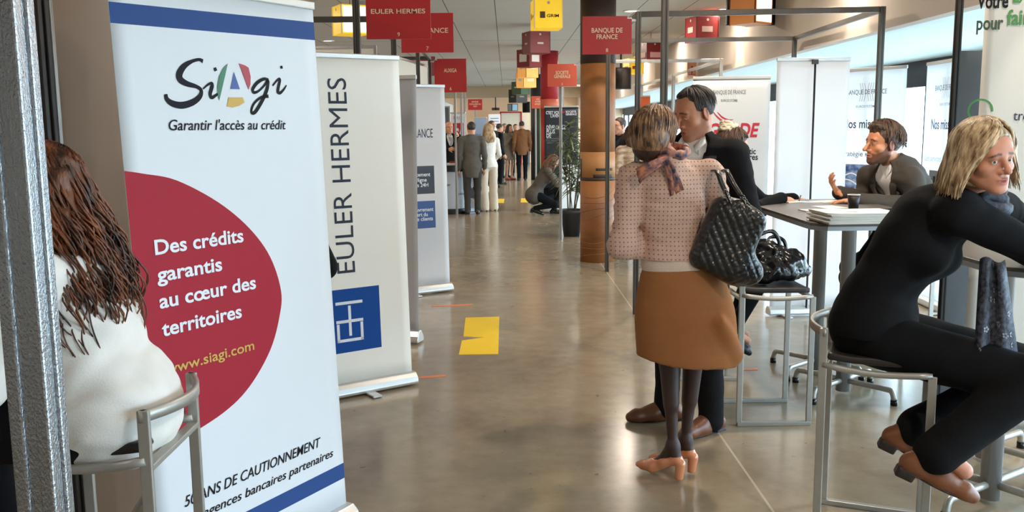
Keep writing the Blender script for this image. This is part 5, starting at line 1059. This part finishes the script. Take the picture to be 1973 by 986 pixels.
# ---------------------------------------------------------------- bearded man in the grey suit
l5 = (2.84, 6.2); r5 = math.radians(98); L5 = local(l5, r5); p = person(l5, r5, 'bearded man in a grey suit gesturing with one hand across the table'); J = joints(1.90)
J['pelvis'] = V3(0, -.02, .83); J['waist'] = V3(0, .03, 1.0); J['neck'] = L5(1722, 318, 6.2); J['shL'] = L5(1757, 345, 6.0); J['shR'] = L5(1672, 340, 6.44); J['chest'] = J['waist']*.35+J['neck']*.65+V3(0, -.03, -.05)
J['elL'] = L5(1770, 398, 5.96); J['wrL'] = L5(1652, 385, 5.98); J['elR'] = L5(1668, 384, 6.42); J['wrR'] = L5(1614, 371, 6.30)
J['hipL'] = V3(-.1, .04, .80); J['hipR'] = V3(.1, .04, .80); J['knL'] = L5(1640, 535, 6.0); J['knR'] = L5(1640, 515, 6.36); J['anL'] = L5(1672, 660, 6.15); J['anR'] = L5(1690, 640, 6.45)
Hc = L5(1701, 277, 6.18); HR5 = headR(math.radians(3), .02, -.02)
S = SDF(.0045); torso(S, J, -.012)
for s in 'LR': arm(S, J, s, -.01); leg(S, J, s, -.02)
hand(S, J['wrL'], L5(1592, 389, 6.02)-J['wrL'], V3(0, 0, -1), 1, [.12, .1, .1, .12], (.75, .5, -.1), .18)
hand(S, J['wrR'], L5(1594, 340, 6.20)-J['wrR'], V3(-.2, -1., .25), -1, [.30, .38, .42, .48], (.35, .95, .1), .14, 1.18)
head(S, Hc, HR5, 1.13, nose=1.2, open_=.0015, lid=1); S.cap(Hc+HR5@V3(0, .055, -.114), Hc+HR5@V3(0, .072, -.12), .026, .02, .02); neck(S, Hc, HR5, J['neck'], 1.04, .056); V, Q = S.mesh()
mesh_obj('body', V, Q, M_skin, p, skin_cols(V, (206, 138, 100), [(Hc, HR5, 1.13)], brow=(50, 33, 24), stub=((58, 38, 28), .82))); eyes(p, Hc, HR5, 1.13, (0, 1, -.1), (70, 44, 30))
M_gsuit = mcloth('grey_suit_cloth', (74, 68, 62), .88, .2, 300); suit(p, J, M_gsuit, M_blackt, M_shirt, .008, hem=.12, tie=mat('slim_black_tie', (20, 20, 22), .6))
for s, a, e in (('L', J['wrL'], J['elL']), ('R', J['wrR'], J['elR'])): MB().tube([a+(e-a)*.0, a+(e-a)*.10], [.036, .040], M_shirt, 14).build('shirt_cuff', p)
S, T = short_cap(Hc, HR5, 1.13, .005, (.0835, .106, .100)); S.ell(T(0, .05, .105), V3(.055, .05, .035), HR5, .03); S.box(T(0, .125, .0), V3(.068, .06, .078), HR5, .03, .012, 's'); S.box(T(0, .045, -.08), V3(.12, .065, .09), HR5, .02, .01, 's'); S.half(T(0, -.06, -.08), HR5@V3(0, -.2, -1)); S.noise(.004, (60, 60, 40), .2); v0 = S.mesh()
stx = strands(Hc, HR5, 1.13, 330, (.087, .110, .104), lambda a: 1.15 if abs(a) < .8 else 1.6, (.02, .6), .0038, 31, jit=.03, wave=.003)
hair_obj(p, [v0, trim_strands(stx, Hc, HR5, 1.13, .088, -.085)], hairmat('tousled_brown_hair', (46, 31, 23), (104, 74, 52), .42))
shoe(p, J['anL'], V3(0, 1, 0), V3(0, 0, 1), mat('black_shoe', (22, 20, 20), .3), .29); shoe(p, J['anR'], V3(0, 1, 0), V3(0, 0, 1), mat('black_shoe', (22, 20, 20), .3), .29)
S = SDF(.004); S.box(J['chest']+tframe(J)@V3(-.09, .135, .03), (.026, .008, .012), tframe(J)@roty(.3), .004); garment('pocket_square', p, S, M_shirt)
# ---------------------------------------------------------------- woman writing at the table, mostly hidden behind the man in black
l4 = (1.31, 5.92); r4 = math.radians(-88); L4 = local(l4, r4); p = person(l4, r4, 'brown haired woman in a dark top writing at the table behind the man in black'); J = joints(1.68, True)
J['pelvis'] = V3(0, -.02, .83); J['waist'] = V3(0, .02, .99); J['neck'] = L4(1408, 322, 6.06); J['shR'] = L4(1404, 352, 5.86); J['shL'] = L4(1418, 345, 6.24); J['chest'] = J['waist']*.35+J['neck']*.65+V3(0, -.02, -.04)
J['elR'] = L4(1456, 406, 5.92); J['wrR'] = L4(1506, 383, 6.12); J['elL'] = L4(1470, 392, 6.5); J['wrL'] = L4(1530, 384, 6.5); J['hipL'] = V3(-.1, .04, .80); J['hipR'] = V3(.1, .04, .80)
J['knR'] = V3(.10, .36, .66); J['knL'] = V3(-.1, .36, .66); J['anR'] = V3(.1, .16, .28); J['anL'] = V3(-.06, .2, .28)
Hc = L4(1412, 282, 6.10); HR4 = headR(.0, -.28, 0)
S = SDF(.005); torso(S, J, -.01)
for s in 'LR': arm(S, J, s, -.008); leg(S, J, s, -.01); S.cap(J['an'+s], J['an'+s]+nrm(V3(0, .8, -.5))*.12, .03, .024)
tips, tt = hand(S, J['wrR'], V3(-.2, .92, -.15), V3(-.35, 0, -1), -1, [.75, .85, .9, .95], (.85, .3, .5)); hand(S, J['wrL'], V3(.2, .9, -.1), V3(0, 0, -1), 1, .3)
head(S, Hc, HR4, .95, True); neck(S, Hc, HR4, J['neck'], .95, .047); V, Q = S.mesh(); mesh_obj('body', V, Q, M_skin, p, skin_cols(V, (212, 154, 124), [(Hc, HR4, .95)])); eyes(p, Hc, HR4, .95, (0, .8, -.5))
S = SDF(.008); torso(S, J, .02, .06)
for s in 'LR': arm(S, J, s, .010, (.06, .052, .040), to=.95)
S.ell(J['neck']+V3(0, .01, .06), (.066, .066, .06), None, .01, 's'); S.half(J['pelvis']+V3(0, 0, -.02), (0, 0, -1)); S.noise(.003, (26, 26, 40), .9); garment('top', p, S, M_black)
S = SDF(.008); S.ell(J['pelvis'], (.175, .14, .12))
for s in 'LR': leg(S, J, s, .0, (.09, .062, .045), to=.97)
S.half(J['pelvis']+V3(0, 0, .08), (0, 0, 1)); garment('trousers', p, S, M_blackt)
for s in 'LR': shoe(p, J['an'+s]+V3(0, .0, -.01), V3(0, .8, -.45), V3(0, .45, .8), mat('black_flat_shoe', (20, 19, 20), .4), .24)
S, T = short_cap(Hc, HR4, .95, .006, (.088, .108, .096)); S.ell(T(0, -.075, .03), V3(.06, .05, .05), HR4, .03); S.box(T(0, .115, -.03), V3(.075, .06, .09), HR4, .03, .012, 's'); S.half(T(0, 0, -.10), HR4@V3(0, 0, -1)); v0 = S.mesh()
hair_obj(p, [v0, trim_strands(strands(Hc, HR4, .95, 200, (.089, .110, .098), lambda a: 1.7, (.05, .5), .0035, 41), Hc, HR4, .95)], hairmat('brown_hair', (58, 38, 28), (96, 66, 46)))
b = MB(); tp = HR4@V3(0, -.07, .105); 
for k in range(7): a = k*.9; b.tube([Hc+tp+HR4@V3(.045*math.cos(a+t)*(1-.1*k/3), .05*math.sin(a+t), .008*k-.02+.012*math.sin(3*t)) for t in np.linspace(0, 4.5, 16)], .013, mat('cream_hair_wrap', (222, 206, 176), .7, var=.2, scale=20, bump=.2), 8)
b.build('hair_wrap', p); b = MB(); nk = J['neck']+V3(0, .02, .02); M_str = mat('striped_scarf', (178, 84, 96), .7, var=0, scale=30, rgb2=(228, 220, 222), stretch=(.3, .3, 1.6))
for k in range(2): b.tube([nk+V3(.08*math.cos(t), .075*math.sin(t), -.025*k+.01*math.sin(2*t)) for t in np.linspace(0, 2*PI, 26)], .022, M_str, 9)
b.sheet([[nk+V3(u*.05+.03, .10+.03*math.sin(t*2), -.04-.22*t) for u in np.linspace(-1, 1, 5)] for t in np.linspace(0, 1, 8)], M_str, .006); b.build('scarf', p)
R_ = rotz(r4); wp = R_@((tips[0]+tips[1])/2+V3(0, .008, .012))+V3(l4[0], l4[1], 0); pn = empty('pen', wp, 0, 'dark red pen held by the writing woman', 'pen'); dv = nrm(V3(.05, -.25, 1)); ax = V3(.25, -.05, .95)
MB().cyl(-ax*.03, ax*.09, .0042, mat('pen_red', (120, 40, 34), .3), n=10).build('barrel', pn); MB().tube([-ax*.044, -ax*.03], [.001, .0042], M_cas, 10).build('tip', pn)
# ---------------------------------------------------------------- curly haired woman at the left
l0 = (-1.06, 2.345); r0 = math.radians(90); L0 = local(l0, r0); p = person(l0, r0, 'woman with long curly auburn hair and white blouse seen from behind at the left'); J = joints(1.68, True)
J['pelvis'] = V3(0, .0, .90); J['waist'] = V3(0, .02, 1.04); J['chest'] = V3(0, .07, 1.17); J['neck'] = V3(0, .10, 1.34); J['shL'] = V3(-.19, .10, 1.27); J['shR'] = V3(.19, .10, 1.27)
J['elL'] = V3(-.25, .22, 1.02); J['wrL'] = V3(-.15, .42, 1.05); J['elR'] = V3(.25, .22, 1.02); J['wrR'] = V3(.15, .42, 1.05); J['hipL'] = V3(-.1, .05, .88); J['hipR'] = V3(.1, .05, .88)
J['knL'] = V3(-.12, .44, .86); J['knR'] = V3(.12, .44, .86); J['anL'] = V3(-.12, .36, .42); J['anR'] = V3(.12, .36, .42); Hc = V3(0, .165, 1.465); HR0 = headR(.1, -.15, 0)
S = SDF(.007); torso(S, J, -.01)
for s, sd in (('L', 1), ('R', -1)): arm(S, J, s, -.006); leg(S, J, s, -.01); hand(S, J['wr'+s], V3(0, 1, 0), V3(0, 0, -1), sd, .3); S.cap(J['an'+s], J['an'+s]+V3(0, .1, -.05), .03, .026)
head(S, Hc, HR0, .96, True); neck(S, Hc, HR0, J['neck'], .96, .048); V, Q = S.mesh(); mesh_obj('body', V, Q, M_skin, p, skin_cols(V, (208, 156, 128), [(Hc, HR0, .96)])); eyes(p, Hc, HR0, .96)
S = SDF(.007); torso(S, J, .024, .06, 1.05)
for s in 'LR': arm(S, J, s, .018, (.066, .058, .044), to=.9)
S.ell((0, -.02, .90), (.205, .16, .14), None, .06); S.ell((0, -.07, .83), (.13, .075, .09), None, .05); S.half((0, 0, .765), (0, .25, -1)); S.ell(J['neck']+V3(0, .01, .06), (.066, .066, .06), None, .01, 's'); S.noise(.009, (14, 12, 26), .8); S.noise(.006, (24, 30, 44), 2.); garment('blouse', p, S, mcloth('white_blouse_cloth', (226, 222, 216), .8, .12, 220))
S = SDF(.008); S.ell((0, .0, .88), (.195, .15, .11), None)
for s in 'LR': leg(S, J, s, .0, (.105, .075, .06), to=1.0, calf=False)
garment('trousers', p, S, M_blackt)
for s in 'LR': shoe(p, J['an'+s], V3(0, 1, -.2), V3(0, .2, 1), mat('black_flat_shoe', (20, 19, 20), .4), .25)
S = SDF(.008); S.ell(Hc+HR0@V3(0, -.02, .035), V3(.100, .118, .098), HR0, .03); S.ell(Hc+V3(0, -.075, -.08), (.125, .085, .14), None, .05); S.ell(Hc+V3(0, -.085, -.22), (.150, .075, .16), None, .05); S.box(Hc+HR0@V3(0, .14, -.04), (.07, .08, .1), HR0, .03, .02, 's'); S.noise(.009, (60, 60, 40), .3); v0 = S.mesh()
rg = np.random.default_rng(12); curls = []; prof_t = [0, .2, .45, .7, 1.]; prof_b = [0, .035, .085, .125, .10]
for i in range(1800):
    a = rg.uniform(.75, 2*PI-.75); u = rg.uniform(.2, 1)**.6; st = Hc+HR0@V3(.100*math.sin(a)*u, .118*math.cos(a)*u-.02, .035+.098*math.sqrt(max(0, 1-u*u))); bk = max(0, -math.cos(a)); sd = abs(math.sin(a)); L_ = (st[2]-1.02)*rg.uniform(.80, 1.04); ph = rg.uniform(0, 6.28); fr = rg.uniform(6, 11); rad = rg.uniform(.008, .020); kk = rg.uniform(.7, 1.08); pts = []
    for t in np.linspace(0, 1, 30):
        o = np.interp(t, prof_t, prof_b)*kk; c = st+V3(math.sin(a)*o*.75, math.cos(a)*o*(1.0 if bk > 0 else .3)-.03*t*sd, -L_*t); am = rad*min(1, .2+t*2); pts.append(c+V3(am*math.cos(fr*t*2+ph), am*math.sin(fr*t*2+ph), .4*am*math.sin(fr*t*2)))
    curls.append((np.array(pts), np.array([.0040*(1-.6*t) for t in np.linspace(0, 1, 30)])))
hair_obj(p, [v0, curls], hairmat('auburn_curls', (38, 21, 15), (126, 68, 37), .42, 24))
# ---------------------------------------------------------------- shiny black bag on the stool
p = empty('tote_bag', (1.47, 4.99, .765), .2, 'shiny crumpled black bag lying on the seat of the stool', 'bag'); M_shine = mat('shiny_black_nylon', (20, 20, 22), .18, var=.1, coat=.2)
S = SDF(.006); S.ell((0, 0, .06), (.19, .15, .085)); S.ell((-.05, .02, .12), (.12, .11, .10), None, .05); S.ell((.06, -.03, .10), (.11, .10, .08), None, .05); S.ell((.16, .02, .05), (.07, .08, .05), None, .04); S.half((0, 0, .004), (0, 0, -1)); S.noise(.014, (26, 30, 34), .4); S.noise(.009, (48, 30, 50), 1.3); S.noise(.006, (85, 70, 60), 2.2)
garment('bag_body', p, S, M_shine)
MB().tube(smooth_path([(-.12, -.02, .18), (-.10, -.03, .25), (-.02, -.03, .275), (.03, -.02, .22), (.03, -.02, .16)], 8), .012, M_shine, 8, sx=.5).build('handle', p); MB().tube(smooth_path([(-.02, .06, .18), (.03, .07, .23), (.10, .06, .21), (.12, .05, .13)], 8), .010, M_shine, 8, sx=.5).build('handle', p)
# dark coat hanging from a hook under the table
p = empty('coat', (2.335, 5.62, 1.06), .3, 'dark coat hanging under the table between the metal leg and the blonde woman', 'coat'); S = SDF(.008)
S.cap((.0, 0, -.08), (-.05, 0, -.26), .04, .075, .05); S.cap((-.05, 0, -.26), (-.14, .0, -.46), .075, .07, .05); S.cap((.04, .02, -.08), (.08, .02, -.5), .05, .09, .05); S.noise(.010, (30, 24, 12), .4); garment('folds', p, S, M_blackt)
MB().cyl((.0, .0, -.10), (.0, .0, .003), .008, M_stool).build('hook', p)
# ---------------------------------------------------------------- visitors farther down the hall
SK = (204, 146, 114)
def visitor(px, Y, H, face, label, top, bottom, hair, J=None, skirt=None, skin=SK, vox=.011, jacket=True, long=0., bald=False, heel=0., shirt=None, hy=0., shoes=(30, 24, 22), group=None, X=None, wide=1., hemz=.2):
    x = (px-975)/FPX*Y if X is None else X; rz = math.radians(face)-PI/2; p = person((x, Y), rz, label, group); fem = long > 0
    j = joints(H, fem, heel); j.update(J or {}); q = j['k']; R = tframe(j); Hc = j['head']; HR = headR(hy, -.08, 0)
    S = SDF(vox*.8); torso(S, j, -.012)
    for s in 'LR': arm(S, j, s, -.01); leg(S, j, s, -.016); S.cap(j['an'+s], j['an'+s]+V3(0, .1, -.04), .03, .025)
    for s, sd in (('L', 1), ('R', -1)): hand(S, j['wr'+s], nrm(j['wr'+s]-j['el'+s])+V3(0, .15, 0), V3(-1 if s == 'R' else 1, 0, 0), sd, .35)
    head(S, Hc, HR, .98*q**.3, fem); neck(S, Hc, HR, j['neck'], .98, .046 if fem else .055); V, Q = S.mesh()
    mesh_obj('body', V, Q, M_skin, p, skin_cols(V, skin, [(Hc, HR, .98)], tights=((54, 38, 34), .5*H*.95) if skirt == 'tights' else None)); eyes(p, Hc, HR, .98)
    if jacket and shirt:
        S = SDF(vox); torso(S, j, .008); S.ell(j['neck']+R@V3(0, 0, .08), (.066, .066, .07), R, .01, 's'); garment('shirt', p, S, shirt)
    S = SDF(vox); torso(S, j, .022 if jacket else .012, .06, wide)
    for s in 'LR': arm(S, j, s, .0, (.068, .057, .044) if jacket else (.060, .050, .038), to=.94, k=.015)
    S.ell(j['pelvis']+R@V3(0, 0, -.10), V3(.170, .137, .32 if jacket else .2)*q, R, .06); S.half(j['pelvis']+R@V3(0, 0, -(hemz if jacket else .06)), -R[:, 2]); S.ell(j['neck']+R@V3(0, .015, .08), (.07, .072, .08), R, .01, 's')
    if jacket and shirt: S.cap(j['neck']+R@V3(0, .13, .0), j['waist']+R@V3(0, .205, .03), .09, .035, .01, 's')
    S.noise(.004, (22, 22, 30), .5); S.noise(.003, (14, 14, 55), px); garment('jacket' if jacket else 'top', p, S, top)
    S = SDF(vox)
    if skirt:
        z0, z1 = j['waist'][2], skirt if isinstance(skirt, float) else .5*H
        for k in range(9): t = k/8; S.ell((j['pelvis'][0], j['pelvis'][1], z0+(z1-z0)*t), (.15+.06*t, .12+.05*t, .06), None, .05)
        S.half((0, 0, z1), (0, 0, -1)); garment('skirt', p, S, bottom)
    else:
        wd = 1.5 if bottom.name.startswith('wide') else 1.; S.ell(j['pelvis'], V3(.172, .13, .12)*q, R, .05)
        for s in 'LR': leg(S, j, s, .0, (.096, .068*wd**.5, .058*wd), to=1.05, calf=False)
        S.half(j['waist']+R@V3(0, 0, .02), R[:, 2]); S.noise(.004, (18, 18, 30), px); garment('trousers', p, S, bottom)
    for s in 'LR': shoe(p, j['an'+s], V3(.12 if s == 'R' else -.12, 1, 0), V3(0, 0, 1), mat('shoe_%d' % shoes[0], shoes, .35), .27 if not fem else .24, vox=.008)
    S, T = short_cap(Hc, HR, .98, vox*.7, (.084, .104, .092)); 
    if bald: S.half(T(0, -.03, .03), HR@V3(0, .5, 1)); S.half(T(0, .0, -.06), HR@V3(0, 0, -1)); S.half(T(0, -.0, 0), HR@V3(0, 1, 0))
    else:
        S.box(T(0, .118, -.01), V3(.070, .058, .09), HR, .03, .012, 's')
        if long:
            S.ell(T(0, -.06, -.08), V3(.098, .065, .12), HR, .05); S.ell(Hc+V3(0, -.10, -long*.6), (.105, .055, long*.55), None, .05); S.box(T(0, .12, -.07), V3(.062, .09, .12), HR, .03, .02, 's')
        else: S.box(T(0, .045, -.085), V3(.12, .065, .09), HR, .02, .01, 's'); S.half(T(0, -.06, -.085), HR@V3(0, -.2, -1))
    v0 = S.mesh(); parts = [v0]
    if long:
        rg = np.random.default_rng(int(px)); st = []
        for i in range(130):
            a = rg.uniform(.9, 2*PI-.9); pts = [T(.088*math.sin(a)*math.sin(s)*1.02, .108*math.cos(a)*math.sin(s)*1.02-.018, .096*math.cos(s)+.036) for s in np.linspace(.1, 1.6, 6)]; e = pts[-1]; L_ = long*rg.uniform(.75, 1.1)
            pts += [e+V3(math.sin(a)*.03*t, -.05*t*max(0, -math.cos(a)), -L_*t)+V3(.008*math.sin(5*t+i), 0, 0) for t in np.linspace(.15, 1, 8)]; st.append((np.array(pts), np.array([.005]*11+[.004, .003, .0015])))
        parts.append(st)
    hair_obj(p, parts, hair); return p, j, rz
H_dk = M_dkh; H_br = hairmat('brown_hair', (58, 38, 28), (96, 66, 46)); H_bl = hairmat('long_blonde_hair', (150, 116, 78), (214, 186, 146)); H_gr = hairmat('greying_hair', (92, 84, 76), (140, 132, 124)); H_red = hairmat('reddish_hair', (78, 42, 28), (120, 70, 46))
C_grey = mcloth('grey_suit_wool', (98, 92, 84), .9); C_white = mcloth('white_top', (232, 226, 216), .85); C_wide = mcloth('wide_cream_trousers', (226, 212, 190), .85); C_brown = mcloth('brown_jacket', (122, 82, 52), .9); C_dress = mcloth('grey_beige_coat', (122, 110, 94), .9)
C_strip = mat('striped_shirt', (226, 224, 222), .7, var=0, scale=26, rgb2=(120, 120, 128), stretch=(1, 1, .05))
# counter and aisle at the left
q = 1.74/1.75
visitor(866, 18.9, 1.74, -70, 'bald man in black jacket and striped shirt holding a pole behind the counter', M_blk_w, M_blackt, H_gr, dict(elL=V3(-.30, .12, 1.28), wrL=V3(-.11, .30, 1.46), elR=V3(.24, .05, 1.12), wrR=V3(.10, .28, 1.18)), bald=True, shirt=C_strip, skin=(212, 150, 118))
visitor(909, 17.1, 1.72, 95, 'man in a grey suit seen from behind beside the counter', C_grey, mcloth('dark_grey_trousers', (66, 62, 58), .9), H_dk, dict(wrL=V3(-.24, .02, .84)), hemz=.24)
p, j, rz = visitor(941, 17.75, 1.68, 115, 'woman in white with long blonde hair and wide cream trousers, seen from behind', C_white, C_wide, H_bl, dict(elR=V3(.20, -.06, 1.09), wrR=V3(.17, .16, .96), elL=V3(-.22, -.06, 1.08), wrL=V3(-.19, -.04, .86)), jacket=False, long=.26)
c = rotz(rz)@(j['wrL']+V3(-.0, .0, -.10))+V3((941-975)/FPX*17.75, 17.75, 0); cl = empty('clutch_purse', c, 0, 'small dark patterned clutch held by the woman in white', 'purse'); MB().box((0, 0, 0), (.17, .035, .085), mat('clutch_pattern', (60, 50, 44), .5, var=0, scale=40, rgb2=(120, 104, 90)), roty(-.4)).build('purse_body', cl, bevel=.008); MB().box((0, -.02, .02), (.03, .006, .02), M_cas).build('clasp', cl)
# group at the end of the aisle
visitor(947, 24.6, 1.80, -40, 'dark haired man in a dark suit looking over the shoulder of the woman in white', M_blk_w, M_blackt, H_br, shirt=M_shirt)
visitor(962, 26.2, 1.72, 20, 'person in a black jacket with dark curly hair in the far group', M_blk_w, M_blackt, H_dk)
visitor(972, 29.6, 1.74, -60, 'grey haired visitor at the back of the far group', C_grey, M_blackt, H_gr, shirt=M_shirt)
visitor(981, 28.3, 1.70, -50, 'long dark haired woman in a grey beige coat with her hands raised to her chin', C_dress, C_dress, H_dk, dict(elL=V3(-.22, .05, 1.10), wrL=V3(-.06, .22, 1.32), elR=V3(.22, .05, 1.10), wrR=V3(.05, .22, 1.34)), skirt=.62, long=.22, shoes=(150, 60, 50))
visitor(1005, 28.0, 1.80, 95, 'man in a brown jacket seen from behind in the far group', C_brown, M_blackt, H_dk, wide=1.08)
visitor(993, 31.2, 1.72, -80, 'reddish haired person between the coat woman and the brown jacket man', M_blk_w, M_blackt, H_red)
# by the windows, beyond the wrapped column
visitor(1193, 13.2, 1.74, 215, 'young man with short dark hair and a dark coat by the windows', M_blk_w, M_blackt, H_dk, shirt=mcloth('dark_shirt', (40, 42, 50), .9), hemz=.34)
visitor(1216, 11.6, 1.62, 100, 'brown haired woman in a cream checked top, half hidden by the dark post', mat('checked_top', (206, 184, 156), .9, var=0, scale=30, rgb2=(150, 122, 100), stretch=(.2, 1, 1)), M_blackt, H_br, jacket=False, long=.10)
# elbow behind the near banner
visitor(0, 4.45, 1.70, 97, 'person in black mostly hidden behind the banner with the red disc', M_black, M_blackt, H_dk, dict(elL=V3(-.33, -.05, 1.06), wrL=V3(-.12, .12, .98), elR=V3(.35, -.03, .94), wrR=V3(.13, .10, 1.02)), X=-1.25)
# crouching woman
x0 = (1043-975)/FPX*16.9; rz = math.radians(-5)-PI/2; p = person((x0, 16.9), rz, 'woman crouching on the floor in a grey coat with long auburn hair'); j = joints(1.66, True)
j['pelvis'] = V3(0, -.12, .38); j['waist'] = V3(0, -.06, .55); j['chest'] = V3(0, .04, .70); j['neck'] = V3(0, .14, .86); j['head'] = V3(0, .22, .99); j['shL'] = V3(-.17, .12, .81); j['shR'] = V3(.17, .12, .81)
j['hipL'] = V3(-.1, -.08, .36); j['hipR'] = V3(.1, -.08, .36); j['knL'] = V3(-.14, .32, .48); j['knR'] = V3(.13, .25, .20); j['anL'] = V3(-.12, .22, .09); j['anR'] = V3(.12, -.12, .13); j['elL'] = V3(-.22, .28, .60); j['wrL'] = V3(-.1, .47, .50); j['elR'] = V3(.22, .28, .58); j['wrR'] = V3(.1, .46, .47)
HR = headR(0, -.5, 0); S = SDF(.009); torso(S, j, -.01)
for s, sd in (('L', 1), ('R', -1)): arm(S, j, s, -.008); leg(S, j, s, -.01, calf=False); hand(S, j['wr'+s], V3(0, .8, -.4), V3(0, 0, -1), sd, .4)
head(S, j['head'], HR, .95, True); neck(S, j['head'], HR, j['neck'], .95, .046); V, Q = S.mesh(); mesh_obj('body', V, Q, M_skin, p, skin_cols(V, SK, [(j['head'], HR, .95)])); eyes(p, j['head'], HR, .95)
S = SDF(.010); torso(S, j, .025, .06)
for s in 'LR': arm(S, j, s, 0, (.064, .054, .042), to=.93)
S.ell((0, -.15, .36), (.20, .17, .17), None, .06); S.ell(j['neck']+V3(0, .03, .06), (.07, .07, .07), None, .01, 's'); S.noise(.005, (24, 24, 30), .5); garment('coat', p, S, mcloth('taupe_coat', (92, 84, 76), .9))
S = SDF(.010); S.ell(j['pelvis'], (.17, .14, .12))
for s in 'LR': leg(S, j, s, 0, (.096, .066, .048), calf=False)
garment('trousers', p, S, M_blackt); mb = mat('black_patent_boot', (20, 19, 20), .15)
shoe(p, j['anL'], V3(0, 1, 0), V3(0, 0, 1), mb, .25, vox=.008); shoe(p, j['anR'], V3(0, 1, -.3), V3(0, .3, 1), mb, .25, vox=.008)
S, T = short_cap(j['head'], HR, .95, .008, (.088, .106, .095)); S.ell(T(0, -.07, -.08), V3(.10, .065, .13), HR, .05); S.ell(j['head']+V3(0, -.14, -.14), (.12, .08, .16), None, .05); S.box(T(0, .12, -.06), V3(.062, .07, .10), HR, .03, .02, 's'); S.noise(.006, (60, 40, 30), .4)
rg = np.random.default_rng(77); st = []
for i in range(160):
    a = rg.uniform(.8, 2*PI-.8); e = T(.09*math.sin(a), .108*math.cos(a)-.02, .02); st.append((np.array([T(.09*math.sin(a)*u, .108*math.cos(a)*u-.02, .035+.097*math.sqrt(1-u*u)) for u in (.3, .6, .85)]+[e+V3(.04*math.sin(a)*t+.012*math.sin(7*t+i), -.10*t, -.34*t*rg.uniform(.8, 1.0)) for t in np.linspace(.1, 1, 9)]), np.array([.006]*9+[.005, .004, .002])))
hair_obj(p, [S.mesh(), st], hairmat('auburn_hair', (62, 36, 26), (128, 78, 48)))
